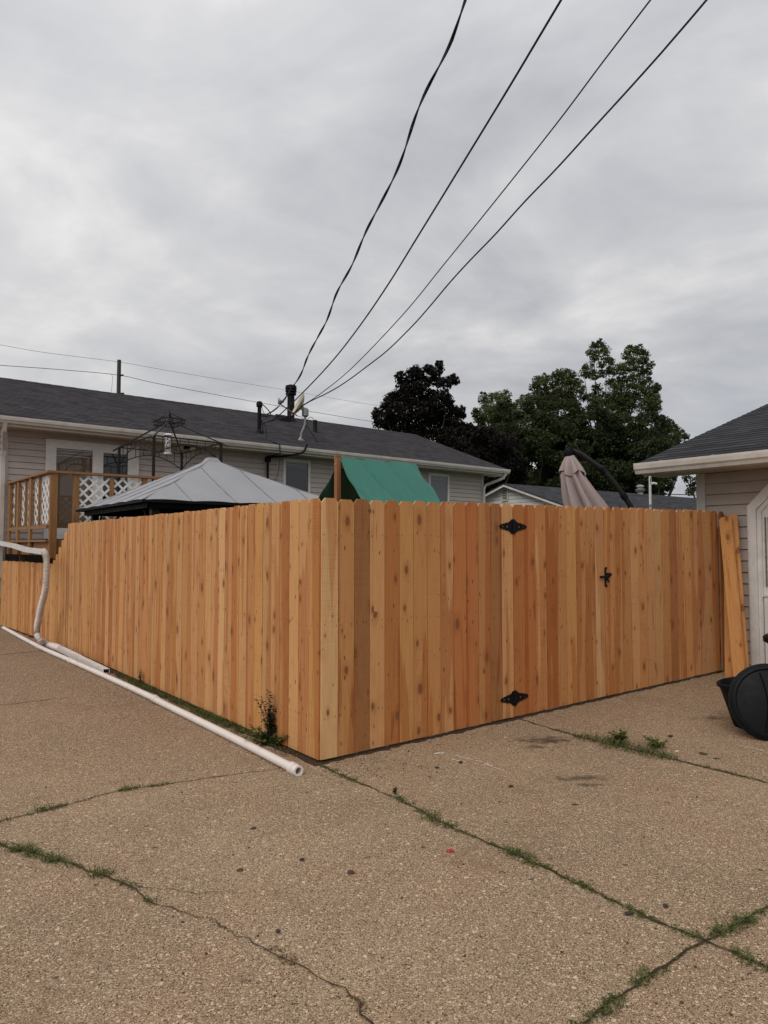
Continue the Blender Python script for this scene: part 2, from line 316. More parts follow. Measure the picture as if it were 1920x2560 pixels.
# ------------------------------------------------------------------ mesh builder
class MB:
    def __init__(s): s.v = []; s.f = []; s.mi = []; s.bd = []; s.tn = []
    def add(s, vs, fs, mi=0, bd=None, tn=(.5, .5, .5)):
        o = len(s.v); s.v += [tuple(p) for p in vs]; s.f += [tuple(i + o for i in f) for f in fs]; s.mi += [mi] * len(fs)
        s.bd += [tuple(x) for x in bd] if bd else [(0, 0, 0)] * len(vs); s.tn += list(tn) if isinstance(tn, list) else [tn] * len(vs)
    def hexa(s, b4, t4, **k):
        s.add(list(b4) + list(t4), [(3, 2, 1, 0), (4, 5, 6, 7), (0, 1, 5, 4), (1, 2, 6, 5), (2, 3, 7, 6), (3, 0, 4, 7)], **k)
    def beam(s, p, q, w, h, up=Z, **k):
        """box whose axis runs p to q"""
        p = V(p); q = V(q); d = (q - p).normalized(); r = d.cross(up)
        if r.length < 1e-4: r = d.cross(V((1, 0, 0)))
        r.normalize(); u = r.cross(d).normalized()
        c = [(-1, -1), (1, -1), (1, 1), (-1, 1)]
        s.hexa([p + r * (x * w / 2) + u * (y * h / 2) for x, y in c], [q + r * (x * w / 2) + u * (y * h / 2) for x, y in c], **k)
    def box(s, fr, a0, a1, b0, b1, z0, z1, **k):
        c = [(a0, b0), (a1, b0), (a1, b1), (a0, b1)]
        s.hexa([fr.P(a, b, z0) for a, b in c], [fr.P(a, b, z1) for a, b in c], **k)
    def tube(s, pts, r, n=8, caps=True, squash=None, **k):
        pts = [V(p) for p in pts]; m = len(pts); rr = r if isinstance(r, (list, tuple)) else [r] * m
        vs = []; t0 = (pts[1] - pts[0]).normalized(); u = t0.cross(Z)
        if u.length < 1e-3: u = V((1, 0, 0))
        u.normalize()
        for i, p in enumerate(pts):
            t = (pts[min(i + 1, m - 1)] - pts[max(i - 1, 0)]).normalized()
            u = (u - t * u.dot(t)).normalized(); w_ = t.cross(u)
            for j in range(n):
                a = 2 * math.pi * (j + .5) / n; vs.append(p + (u * math.cos(a) + w_ * math.sin(a)) * rr[i])
        fs = [(i * n + j, i * n + (j + 1) % n, (i + 1) * n + (j + 1) % n, (i + 1) * n + j) for i in range(m - 1) for j in range(n)]
        if caps: fs += [tuple(range(n - 1, -1, -1)), tuple((m - 1) * n + j for j in range(n))]
        s.add(vs, fs, **k)
    def lathe(s, c, axis, prof, n=24, **k):
        """prof: (radius, distance along axis)"""
        c = V(c); ax = V(axis).normalized(); u = ax.cross(Z)
        if u.length < 1e-3: u = V((1, 0, 0))
        u.normalize(); w_ = ax.cross(u); vs = []
        for r, h in prof:
            for j in range(n):
                a = 2 * math.pi * j / n; vs.append(c + ax * h + (u * math.cos(a) + w_ * math.sin(a)) * r)
        fs = [(i * n + j, i * n + (j + 1) % n, (i + 1) * n + (j + 1) % n, (i + 1) * n + j) for i in range(len(prof) - 1) for j in range(n)]
        s.add(vs, fs, **k)
    def extrude(s, prof, f0, f1, **k):
        """prof: 2-D points, f0/f1 map them to 3-D at each end"""
        n = len(prof); vs = [f0(*p) for p in prof] + [f1(*p) for p in prof]
        fs = [(i, (i + 1) % n, n + (i + 1) % n, n + i) for i in range(n)] + [tuple(range(n - 1, -1, -1)), tuple(range(n, 2 * n))]
        s.add(vs, fs, **k)
    def build(s, name, mats, parent=None, smooth=False):
        me = bpy.data.meshes.new(name); off = parent_world(parent) if parent else V((0, 0, 0))
        if parent is None and s.v: 
            a = np.array(s.v); off = V(((a[:, 0].min() + a[:, 0].max()) / 2, (a[:, 1].min() + a[:, 1].max()) / 2, a[:, 2].min()))
        arr = np.array(s.v, dtype=np.float32) - np.array(off, dtype=np.float32)
        nl = np.array([len(f) for f in s.f], dtype=np.int32); idx = np.array([i for f in s.f for i in f], dtype=np.int32)
        me.vertices.add(len(arr)); me.vertices.foreach_set('co', arr.ravel())
        me.loops.add(len(idx)); me.loops.foreach_set('vertex_index', idx)
        me.polygons.add(len(nl)); me.polygons.foreach_set('loop_start', np.concatenate(([0], np.cumsum(nl)[:-1])).astype(np.int32))
        try: me.polygons.foreach_set('loop_total', nl)
        except Exception: pass
        for m in (mats if isinstance(mats, (list, tuple)) else [mats]): me.materials.append(m)
        me.polygons.foreach_set('material_index', np.array(s.mi, dtype=np.int32))
        me.polygons.foreach_set('use_smooth', np.zeros(len(nl), dtype=bool)); me.update(calc_edges=True); me.validate()
        A = me.attributes.new('bd', 'FLOAT_VECTOR', 'POINT'); A.data.foreach_set('vector', np.array(s.bd, dtype=np.float32).ravel())
        B = me.attributes.new('tone', 'FLOAT_COLOR', 'POINT'); tn = np.ones((len(arr), 4), dtype=np.float32); tn[:, :3] = np.array(s.tn, dtype=np.float32); B.data.foreach_set('color', tn.ravel())
        if smooth:
            me.polygons.foreach_set('use_smooth', np.ones(len(nl), dtype=bool))
            try: me.set_sharp_from_angle(angle=R(40))
            except Exception: pass
        o = bpy.data.objects.new(name, me); col.objects.link(o)
        if parent: o.parent = parent
        else: o.location = off
        return o
def parent_world(p):
    l = V((0, 0, 0))
    while p: l = l + p.location; p = p.parent
    return l
def tag(o, label=None, cat=None, group=None, kind=None):
    if label: o['label'] = label
    if cat: o['category'] = cat
    if group: o['group'] = group
    if kind: o['kind'] = kind
    return o
def empty(name, loc, label, cat, group=None):
    o = bpy.data.objects.new(name, None); o.empty_display_size = .1; col.objects.link(o); o.location = loc
    return tag(o, label, cat, group)
def part(name, m, parent, fn, smooth=False):
    mb = MB(); fn(mb); return mb.build(name, m, parent, smooth)

# ------------------------------------------------------------------ ground
mb = MB(); E = 900
mb.add([(-E, -E, -.03), (E, -E, -.03), (E, E, -.03), (-E, E, -.03)], [(0, 1, 2, 3)]); tag(mb.build('ground', M_lawn), kind='structure')
def sheet(a0, a1, b0, b1, m, name, dz=0.0, na=1, tn=(.5, .5, .5)):
    mb = MB()
    for i in range(na):
        x0 = a0 + (a1 - a0) * i / na; x1 = a0 + (a1 - a0) * (i + 1) / na
        mb.add([F.P(x0, b0, gz(x0) + dz), F.P(x1, b0, gz(x1) + dz), F.P(x1, b1, gz(x1) + dz), F.P(x0, b1, gz(x0) + dz)], [(0, 1, 2, 3)], tn=tn)
    return tag(mb.build(name, m), kind='structure')
sheet(-14, 0, -2.79, .14, M_conc, 'driveway'); sheet(-14, 0, -14, -2.79, M_conc, 'driveway', tn=(.52, .515, .51)); sheet(0, 1.94, -2.79, .06, M_conc, 'driveway', tn=(.49, .485, .475))
sheet(1.94, 9, -14, .06, M_conc, 'driveway', tn=(.42, .40, .385)); sheet(0, 1.94, -14, -2.79, M_conc, 'driveway', tn=(.56, .555, .56))
bj = F.ab(d2(60, 1518))[1]
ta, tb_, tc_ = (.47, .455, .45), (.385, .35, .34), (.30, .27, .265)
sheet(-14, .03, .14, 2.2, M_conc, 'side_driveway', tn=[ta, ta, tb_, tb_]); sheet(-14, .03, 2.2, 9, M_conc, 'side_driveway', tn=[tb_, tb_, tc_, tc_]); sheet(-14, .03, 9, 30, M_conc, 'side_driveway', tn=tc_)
# soil strip between pipe and left fence
mb = MB(); L_ = []
for i in range(90):
    b = -.05 + i * .125; wv = .07 + .05 * math.sin(i * 1.7) * random.random() + (.03 if i > 20 else 0)
    L_.append((F.P(-wv - .02 * max(0, b - 7), b, .004), F.P(.05, b, .004)))
for i in range(len(L_) - 1): mb.add([L_[i][0], L_[i + 1][0], L_[i + 1][1], L_[i][1]], [(3, 2, 1, 0)])
tag(mb.build('soil', M_soil), kind='structure')
def subdiv(pl, step):
    out = []
    for p, q in zip(pl[:-1], pl[1:]):
        n = max(1, int((q - p).length / step)); out += [p.lerp(q, i / n) for i in range(n)]
    return out + [pl[-1]]
def strip(pl, w0, w1, name='pavement_joint', dz=.005, jit=.004, m=M_soil):
    pts = subdiv(pl, .04); mb = MB(); n = len(pts); prev = None
    ph = random.random() * 9
    for i, p in enumerate(pts):
        t = (pts[min(i + 1, n - 1)] - pts[max(i - 1, 0)]).normalized(); s = V((-t.y, t.x, 0))
        c = p + s * (jit * math.sin(i * .37 + ph) + jit * 1.2 * math.sin(i * 1.13 + ph) + jit * .9 * math.sin(i * 2.9 + ph * 3) + random.uniform(-1, 1) * jit * .5)
        ww = (w0 + (w1 - w0) * i / n) * random.uniform(.45, 1.25) / 2
        a = c + s * ww + V((0, 0, dz)); b = c - s * ww + V((0, 0, dz))
        if prev: mb.add([prev[0], prev[1], b, a], [(0, 1, 2, 3)])
        prev = (a, b)
    return tag(mb.build(name, m), kind='structure')
J = {1: [(690, 1652), (735, 1675), (850, 1722), (950, 1775), (1050, 1820), (1170, 1872), (1280, 1925), (1400, 1985), (1520, 2032), (1590, 2058), (1720, 2125)],
     2: [(1720, 1925), (1659, 1962), (1560, 2015), (1520, 2032), (1450, 2080), (1390, 2120), (1320, 2165), (1200, 2250)],
     3: [(-90, 1798), (0, 1775), (60, 1760), (150, 1738), (260, 1708), (390, 1690), (520, 1672), (640, 1655)],
     4: [(-60, 1806), (0, 1825), (60, 1840), (150, 1868), (230, 1895), (275, 1910), (330, 1955), (440, 1985)],
     40: [(440, 1985), (480, 2000), (530, 2032), (590, 2052), (610, 2068), (700, 2120), (770, 2168), (800, 2212), (850, 2290)],
     41: [(270, 1908), (310, 1918), (430, 1928), (530, 1930)],
     5: [(1105, 1548), (1200, 1578), (1250, 1592), (1460, 1642), (1659, 1692), (1760, 1716)],
     6: [(-60, 1419), (0, 1415), (120, 1404)], 7: [(-60, 1531), (0, 1524), (150, 1507)]}
G = {k: [d2(*p) for p in v] for k, v in J.items()}
strip(G[1], .012, .010); strip(G[2], .012, .010); strip(G[3], .010, .007); strip(G[4], .012, .006)
strip([F.P(0, -.005, 0), F.P(2, -.005, gz(2)), F.P(5.4, -.005, gz(5.4))], .085, .06, 'soil', dz=.004)
strip(G[40], .005, .007, 'crack', jit=.009); strip(G[41], .005, .002, 'crack', jit=.008); strip(G[5], .014, .014); strip(G[6], .02, .02); strip(G[7], .012, .01)

# ------------------------------------------------------------------ weeds in the joints
def blades(mb, c, n, r, h, wd, lean=.8, leafy=.0):
    for _ in range(n):
        a = random.uniform(0, 6.283); q = r * math.sqrt(random.random()); p = c + V((q * math.cos(a), q * math.sin(a), 0))
        hh = h * random.uniform(.35, 1.1); d = random.uniform(0, 6.283); ln = random.uniform(.2, lean) * hh * 1.4
        dv = V((math.cos(d), math.sin(d), 0)); s = V((-dv.y, dv.x, 0)) * wd * random.uniform(.5, 1.2)
        t = random.random() ** 1.5; tn = (t, t, t)
        if random.random() < leafy:
            k = p + dv * ln * .5 + Z * hh * random.uniform(.2, .9); l = wd * random.uniform(3, 5)
            mb.add([k, k + dv * l * .5 + s * 1.6 + Z * l * .2, k + dv * l, k + dv * l * .5 - s * 1.6 + Z * l * .2], [(0, 1, 2, 3)], tn=tn)
        else:
            m_ = p + dv * ln * .4 + Z * hh * .6; e = p + dv * ln + Z * hh * random.uniform(.7, 1)
            mb.add([p - s, p + s, m_ + s * .8, m_ - s * .8, e], [(0, 1, 2, 3), (3, 2, 4)], tn=tn)
def weedline(gi, segs, name_m, label):
    """segs: (display x0, x1, density per metre, half width, height)"""
    pl = subdiv(G[gi], .02); mb = MB()
    import bisect
    dx = []
    for p in pl:
        r = p - CAM; c = math.cos(TILT); s_ = math.sin(TILT)
        fwd = c * r.y + s_ * r.z; dx.append((960 + FPX * r.x / fwd) / 1.1573)
    for (x0, x1, den, hw, h) in segs:
        for p, x in zip(pl, dx):
            if x0 <= x <= x1:
                e = min(1, .35 + 2.5 * min(x - x0, x1 - x) / max(1, x1 - x0)); cl_ = .45 + .8 * abs(math.sin(x * .11 + x0)) * random.random()
                k = int(den * .013 * e * cl_ * (1.7 if math.sin(x * .31 + x0) > -.2 else .15) + random.random())
                off = V((random.gauss(0, hw * .28), random.gauss(0, hw * .28), 0))
                blades(mb, p + off, k, hw * e, h * .72 * e * random.uniform(.4, 1.4), .0028, 1.5, .6)
    o = mb.build('weeds', name_m); tag(o, label, 'weeds', kind='stuff'); return o
weedline(1, [(690, 790, 1300, .035, .035), (840, 890, 1300, .03, .04), (900, 990, 3000, .05, .05), (985, 1060, 500, .012, .02), (1050, 1185, 2800, .045, .05), (1195, 1300, 1500, .022, .03), (1300, 1430, 1400, .022, .03), (1430, 1545, 1600, .022, .03), (1575, 1700, 2200, .035, .045)],
         M_weed, 'low green weeds along the long diagonal joint from the fence corner')
weedline(2, [(1530, 1640, 2600, .035, .045), (1640, 1700, 1200, .02, .03), (1365, 1430, 2400, .03, .035), (1430, 1520, 400, .012, .015), (1275, 1350, 2200, .03, .035), (1200, 1275, 900, .02, .02)], M_weed, 'green weeds in the cross joint at the lower right')
weedline(3, [(-20, 25, 1400, .03, .04), (45, 150, 2200, .03, .045), (250, 310, 2200, .035, .04), (320, 370, 1600, .025, .03), (150, 250, 300, .01, .015)], M_weed, 'weeds in the joint running left from the pipe end')
weedline(4, [(-20, 175, 3000, .035, .045), (200, 240, 3200, .035, .05), (240, 300, 800, .02, .02), (310, 335, 1500, .02, .02)], M_weed, 'thick green weeds in the joint at the lower left')
weedline(5, [(1195, 1235, 1200, .03, .03), (1238, 1470, 3600, .10, .085), (1470, 1659, 900, .02, .025)], M_weed, 'bushy green weeds in the joint in front of the gate')
weedline(40, [(440, 520, 300, .01, .012), (590, 640, 900, .02, .015), (740, 800, 700, .02, .014)], M_dry, 'dry brown grass tufts in the crack at the bottom')
mb = MB()
for i in range(420):                                     # at the foot of the left fence
    b = random.choice([random.uniform(.2, 5.2), random.gauss(2.3, .5), random.gauss(1.5, .25), random.gauss(3.6, .25)])
    if b > .1: blades(mb, F.P(random.uniform(-.12, -.02), b, 0), 9, .05, .05, .0025, 1.4, .5)
tag(mb.build('weeds', M_weed), 'low grass and moss between white pipe and fence foot', 'weeds', kind='stuff')
def leafy_plant(name, base, h, n, spread, m, label, cat, stems=5, leaf=.02, lean=V((0, 0, 0))):
    root = empty(name, base, label, cat); st = MB(); lf = MB()
    for i in range(stems):
        a = random.uniform(0, 6.283); hh = h * random.uniform(.45, 1); tip = V((math.cos(a), math.sin(a), 0)) * spread * random.uniform(.3, 1) + lean * hh + Z * hh
        pts = [base + tip * t + V((0, 0, .15 * h * math.sin(t * 3.1) * .3)) for t in (0, .3, .6, 1)]
        st.tube(pts, [.0035, .003, .002, .001], 4)
        for k in range(n):
            t = random.uniform(.12, 1); p = base + tip * t; d = random.uniform(0, 6.283); dv = V((math.cos(d), math.sin(d), random.uniform(-.3, .6))).normalized()
            l = leaf * random.uniform(.6, 1.5) * (1.2 - .5 * t); sd_ = dv.cross(Z).normalized() * l * .28; tt = random.random()
            lf.add([p, p + dv * l * .5 + sd_, p + dv * l, p + dv * l * .5 - sd_], [(0, 1, 2, 3)], tn=(tt, tt, tt))
    st.build('stem', M_bark, root); lf.build('foliage', m, root); return root
leafy_plant('weed_plant', gpt(680, 1862), .40, 60, .10, M_shrub, 'dark scraggly weed bush growing against the fence near the corner', 'weed', 9, .034, V((-.22, .05, 0)))
leafy_plant('weed_plant', gpt(672, 1862), .13, 60, .26, M_weed, 'low ferny weed clump at the foot of the dark weed bush', 'weed', 16, .032)
leafy_plant('weed_plant', gpt(1545, 1858), .12, 22, .07, M_weed, 'upright leafy green weed, tallest in the joint before the gate', 'weed', 6, .05)
leafy_plant('weed_plant', gpt(1645, 1868), .07, 40, .16, M_weed, 'spreading feathery weed right of the tallest weed', 'weed', 8, .03)
leafy_plant('weed_plant', gpt(988, 1985), .055, 10, .02, M_shrub, 'tiny dark seedling standing in the long diagonal joint', 'weed', 3, .02)
leafy_plant('weed_plant', gpt(352, 1712), .24, 16, .05, M_shrub, 'thin dark weed stem against left fence beyond the downspout end', 'weed', 4, .03)

# ------------------------------------------------------------------ fences
TL = (.56, .30, .13); TM = (.50, .24, .088); TR = (.46, .18, .058); TD = (.34, .145, .054); TY = (.56, .285, .100); TB = (.63, .38, .18)
def picket(mb, fr, a, wd, b0, zb, zt, sgn, along='a', th=.016, tone=TM, nails=(1.55, .92, .28), ear=.026, lean=0):
    """a board standing on fence frame; face on the sgn side of b0"""
    o = (random.uniform(0, 40), random.uniform(0, 40), random.uniform(0, 40)); k = random.uniform(.94, 1.07)
    tn = tuple(min(1, x * k * random.uniform(.97, 1.03)) for x in tone); e = min(ear * 1.0, wd * .25)
    prof = [(0, zb), (wd, zb), (wd, zt - e * 1.15), (wd - e, zt), (e, zt), (0, zt - e * 1.15)]
    def at_(x, z, d):
        x2 = a + x + lean * (z - zb)
        return fr.P(x2, b0 + sgn * d, z) if along == 'a' else fr.P(b0 + sgn * d, x2, z)
    n = len(prof); vs = [at_(x, z, 0) for x, z in prof] + [at_(x, z, th) for x, z in prof]
    # subdivide-free: texture space is carried on the vertices
    bd = [(x + o[0], z + o[1], o[2]) for x, z in prof] + [(x + o[0], z + o[1], o[2]) for x, z in prof]
    fs = [(i, (i + 1) % n, n + (i + 1) % n, n + i) for i in range(n)] + [tuple(range(n - 1, -1, -1)), tuple(range(n, 2 * n))]
    mb.add(vs, fs, 0, bd, tn)
    for z in nails:
        for x in (.022, wd - .022):
            zz = z + zb + random.uniform(-.012, .012); xx = x + random.uniform(-.006, .006); r = .0042
            if zz > zt - .05: continue
            pp = [at_(xx + r * math.cos(q), zz + r * math.sin(q), th + .0012) for q in (0, 1.05, 2.1, 3.14, 4.19, 5.24)]
            mb.add(pp, [tuple(range(6))], 1)
W0 = .1405
def topz(a): return 1.835 + SL * a
rs = 'BMDLRYMMLRRMDL'; gs = 'MRLRMYMMB'; es = 'MMMLMLLMDLYLLLMLLM'
TN = dict(B=TB, M=TM, D=TD, L=TL, R=TR, Y=TY)
def run(mb, a0, a1, tones, fr=F):
    n = max(1, round((a1 - a0) / W0)); w_ = (a1 - a0) / n
    for i in range(n):
        a = a0 + i * w_; mb_t = TN[tones[i % len(tones)]]
        picket(mb, fr, a + .001, w_ - .0036 - random.random() * .0015, random.uniform(0, .0025), gz(a) + .022, topz(a) + random.uniform(-.005, .005), -1, tone=mb_t)
GA, GB_ = 1.935, 3.215
def rails(mb, f, x0, x1, d0, zs, slope=0):
    for z in zs:
        mb.hexa(*[[f(x0, d0, z + q), f(x1, d0, z + q + slope), f(x1, d0 + .038, z + q + slope), f(x0, d0 + .038, z + q)] for q in (-.045, .045)], bd=[(x, z, 3) for x in (x0, x1, x1, x0)] * 2, tn=TM)
fr1 = empty('wooden_fence', F.P(1, 0, 0), 'short cedar picket fence run from the corner to the left side of the gate', 'fence')
p1 = MB(); run(p1, .0, GA, rs)
p1.build('picket_panel', [M_wood, M_screw], fr1)
for zq in (.3, .95, 1.58): part('rail', M_wood, fr1, lambda m: rails(m, lambda x, d, z: F.P(x, d, z), .03, GA - .01, .004, (zq,)))
for a in (.09, 1.83): part('post', M_wood, fr1, lambda m: m.box(F, a, a + .089, .045, .134, 0.01, 1.72, tn=TM))
fr3 = empty('wooden_fence', F.P(4.2, 0, .06), 'cedar picket fence run between the gate latch and the garage wall', 'fence')
p3 = MB(); run(p3, GB_ + .004, 5.33, es); p3.build('picket_panel', [M_wood, M_screw], fr3)
for zq in (.34, 1.0, 1.63): part('rail', M_wood, fr3, lambda m: rails(m, lambda x, d, z: F.P(x, d, z), GB_ + .01, 5.4, .004, (zq,), .03))
for a in (GB_ + .03, 5.3): part('post', M_wood, fr3, lambda m: m.box(F, a, a + .089, .045, .134, .03, 1.74, tn=TM))
# gate
gt = empty('wooden_gate', F.P(2.57, 0, .035), 'cedar picket gate with two black strap hinges and a black latch', 'gate')
pg = MB(); run(pg, GA + .004, GB_ - .003, gs); pg.build('picket_panel', [M_wood, M_screw], gt)
for zq in (.34, 1.55): part('rail', M_wood, gt, lambda m: rails(m, lambda x, d, z: F.P(x, d, z), GA + .01, GB_ - .01, .004, (zq,)))
part('brace', M_wood, gt, lambda m: m.beam(F.P(GA + .06, .03, .4), F.P(GB_ - .06, .03, 1.5), .04, .09, tn=TM))
def hinge(m, ca, cz):
    L = [(0, .062), (.03, .066), (.045, .045), (.06, .047), (.075, .034), (.105, .037), (.125, .026), (.145, .028), (.165, .017), (.182, .021), (.205, .0)]
    L = [(x * .84, y * .93) for x, y in L]
    for s in (-1, 1):
        up = [(s * x, y) for x, y in L]; holes = [(.074, .012, .012), (.126, .010, .009)]
        # strap built as ribbons above and below a slot so the wood shows through the cut-outs
        pts = []
        for i in range(len(L) - 1):
            (x0, y0), (x1, y1) = L[i], L[i + 1]
            for sg in (-1, 1):
                def inn(x):
                    for hx, hr, hh in holes:
                        if abs(x - hx) < hr: return hh * (1 - abs(x - hx) / hr)
                    return 0
                n = 6
                for k in range(n):
                    u0 = x0 + (x1 - x0) * k / n; u1 = x0 + (x1 - x0) * (k + 1) / n
                    v0 = y0 + (y1 - y0) * k / n; v1 = y0 + (y1 - y0) * (k + 1) / n
                    q = [(u0, min(inn(u0), v0) * sg), (u1, min(inn(u1), v1) * sg), (u1, v1 * sg), (u0, v0 * sg)]
                    m.hexa([F.P(ca + s * x, -.0175, cz + y) for x, y in q], [F.P(ca + s * x, -.0215, cz + y) for x, y in q])
    m.tube([F.P(ca, -.025, cz - .066), F.P(ca, -.025, cz + .066)], .0085, 10)
    for s in (-1, 1):
        for x, y in ((.025, .037), (.025, -.037), (.097, 0), (.15, 0)):
            m.lathe(F.P(ca + s * x, -.0215, cz + y), -F.v, [(.006, 0), (.0055, .003), (.001, .004)], 8)
nF = F.v
for (px, py) in ((1299, 1317), (1304, 1742)):
    p = onplane(px, py, F.P(0, -.02), nF); a, b = F.ab(p); part('hinge', M_black, gt, lambda m: hinge(m, GA, p.z))
def latch(m):
    p = onplane(1503, 1443, F.P(0, -.02), nF); a, b = F.ab(p); z = p.z; a = GB_
    m.box(F, a - .004, a + .008, -.028, -.017, z - .085, z + .085)
    for s in (-1, 1): m.box(F, a + .003, a + .028, -.024, -.017, z + s * .085 - .011, z + s * .085 + .011)
    prof = [(.006, -.03), (.03, -.036), (.045, -.012), (.095, .018), (.095, .036), (.02, .042), (.006, .03)]
    m.extrude(prof, lambda x, y: F.P(a + x, -.018, z + y), lambda x, y: F.P(a + x, -.03, z + y))
    m.tube([F.P(a - .085, -.03, z + .002), F.P(a + .02, -.03, z + .004)], .011, 8)
    m.lathe(F.P(a + .04, -.03, z - .04), -F.v, [(.012, 0), (.012, .006), (.005, .007)], 12)
part('latch', M_black, gt, latch, True)

# left run (tall) and the low stepped run
fr2 = empty('wooden_fence', F.P(0, 3.5, 0), 'long tall cedar picket fence running back to the left along the white pipe', 'fence')
BT = 7.05; n = round((BT - .02) / W0); w_ = (BT - .02) / n; p2 = MB()
seq = 'YLLMLLYMLMLBLLMLLMLYLLMLLMMLMLLLYLMLMLLLLMYLLLMLLMLLLM'
for i in range(n):
    b = .0 + .001 + i * w_; picket(p2, F, b, w_ - .0038 - random.random() * .002, random.uniform(0, .003), .02, 1.838 + random.uniform(-.005, .005), -1, 'b', tone=TN[seq[i % len(seq)]])
p2.build('picket_panel', [M_wood, M_screw], fr2)
for zq in (.3, .95, 1.58): part('rail', M_wood, fr2, lambda m: rails(m, lambda x, d, z: F.P(d, x, z), .06, 7.0, .004, (zq,)))
for b in (2.3, 4.6, 6.9): part('post', M_wood, fr2, lambda m: m.box(F, .045, .134, b, b + .089, .01, 1.72, tn=TM))
fr4 = empty('wooden_fence', F.P(-.1, 9, 0), 'low cedar picket fence stepping down below the deck to the house corner', 'fence')
p4 = MB(); F4 = Frame(F.P(0, BT)[:2], 37 + math.degrees(math.atan2(.22, 4.15)))
n = round(4.05 / W0); w_ = 4.05 / n; st = [1.72, 1.60, 1.49, 1.38, 1.29]
for i in range(n):
    zt = st[i] if i < 5 else 1.235 + random.uniform(-.006, .006)
    picket(p4, F4, i * w_ + .001, w_ - .0025, 0, .02, zt, -1, 'b', tone=TN['LMLMYLYLMYL'[i % 11]], nails=(.95, .28))
p4.build('picket_panel', [M_wood, M_screw], fr4)
for zq in (.3, 1.0): part('rail', M_wood, fr4, lambda m: rails(m, lambda x, d, z: F4.P(d, x, z), .0, 4.0, .004, (zq,)))

# ------------------------------------------------------------------ lap siding and shingle courses
def lap(mb, f, ext, z0, z1, pitch=.127, depth=.020, thick=.0):
    """f(u, out, z) -> point; ext(z) -> (u0, u1)"""
    z = z0
    while z < z1 - 1e-4:
        zt = min(z + pitch, z1); a0, a1 = ext(z); c0, c1 = ext(zt)
        if a1 - a0 > .02:
            g = .011; zt0 = zt; zt = zt; z_ = z + g
            mb.add([f(a0, -.006, z_), f(a1, -.006, z_), f(a1, depth, z_), f(a0, depth, z_), f(c0, .004, zt), f(c1, .004, zt), f(c0, -.006, zt), f(c1, -.006, zt)],
                   [(0, 1, 2, 3), (3, 2, 5, 4), (0, 3, 4, 6), (2, 1, 7, 5)])
        z = zt
def courses(mb, f, ext, d1, course=.142, th=.009, seg=1):
    """f(u, d, h) -> point on slope at distance d up it, h above it"""
    d = 0; i = 0
    while d < d1 - 1e-4:
        e = min(d + course * 1.02, d1); a0, a1 = ext(d); c0, c1 = ext(e); j = 0 if seg == 1 else random.uniform(-.012, .012)
        a0 -= abs(j); c0 -= abs(j)
        vs = [f(a0, d, 0), f(a1, d, 0), f(a1, d, th), f(a0, d, th), f(c1, e, .002), f(c0, e, .002)]
        o = i * .137
        bd = [(a0 + o, d + .001, 0), (a1 + o, d + .001, 0), (a1 + o, d + .001, 0), (a0 + o, d + .001, 0), (c1 + o, e - .01, 0), (c0 + o, e - .01, 0)]
        mb.add(vs, [(0, 1, 2, 3), (3, 2, 4, 5), (0, 3, 5)], 0, bd); d += course; i += 1
GPROF = [(0, 0), (.085, 0), (.10, .035), (.118, .055), (.125, .10), (.125, .125), (.112, .125), (.11, .105), (.01, .105), (0, .125)]

# ------------------------------------------------------------------ house
hs = empty('house', H.P(7, 4.5, 0), 'long single storey house with beige siding, white gutter and dark shingle roof', 'house')
HL, HR = .18, 14.1; EL, ER = -.65, 14.72; NW = .5; ZS = 3.80; ZE = 3.97; RUN = 4.29; ZR = 5.60
def wallpt(px, py):
    p = onplane(px, py, H.P(0, NW), H.v); s, n_ = H.ab(p); return s, p.z
m = MB(); m.box(H, HL + .02, HR - .02, NW + .019, NW + 7.9, 1.52, ZS)
lap(m, lambda u, o, z: H.P(u, NW + .012 - o, z), lambda z: (HL + .05, HR - .05), 1.52, ZS)
def gend(z): 
    return (NW, NW + 8.1)
lap(m, lambda u, o, z: H.P(HL + .012 - o, u, z), lambda z: (NW + .05, NW + 7.9), .5, ZS)
lap(m, lambda u, o, z: H.P(HR - .012 + o, u, z), lambda z: (NW + .05, NW + 7.9), .5, ZS)
for sx in (HL, HR):
    sgn = -1 if sx == HL else 1
    def ext(z, ):
        k = (z - ZS) / (ZR - ZE - .05) * (RUN - .15); return (NW + max(0, k - .1), NW + 7.6 - max(0, k - .1))
    lap(m, lambda u, o, z: H.P(sx + sgn * (o - .012), u, z), ext, ZS, ZR - .22)
m.build('wall', M_siding, hs)
part('foundation', varied('deck_shade_block', (.05, .045, .042), .9, .3, 8), hs, lambda m: m.box(H, HL + .03, HR - .03, NW + .03, NW + 7.8, -.03, 1.519))  # raised and coloured near-black to paint in the shade under the deck
for s0 in (HL, HR):
    def tr(m):
        a, b = (s0 - .012, s0 + .085) if s0 == HL else (s0 - .085, s0 + .012)
        m.box(H, a, b, NW - .012, NW + .012, .5, ZS - .003)
        a2, b2 = (s0 - .014, s0 + .011) if s0 == HL else (s0 - .011, s0 + .014)
        m.box(H, a2, b2, NW - .009, NW + .09, .5, ZS - .003)
    part('corner_trim', M_trim, hs, tr)
def roofpt(u, d, h, side=0):
    k = math.hypot(RUN, ZR - ZE); n_ = d * RUN / k; z = ZE + d * (ZR - ZE) / k
    nn, nz = -(ZR - ZE) / k * h, RUN / k * h
    if side: return H.P(u, 2 * RUN - n_ - nn, z + nz)
    return H.P(u, n_ + nn, z + nz)
SLP = math.hypot(RUN, ZR - ZE)
rf = MB(); courses(rf, lambda u, d, h: roofpt(u, d, h + .01), lambda d: (EL, ER), SLP)
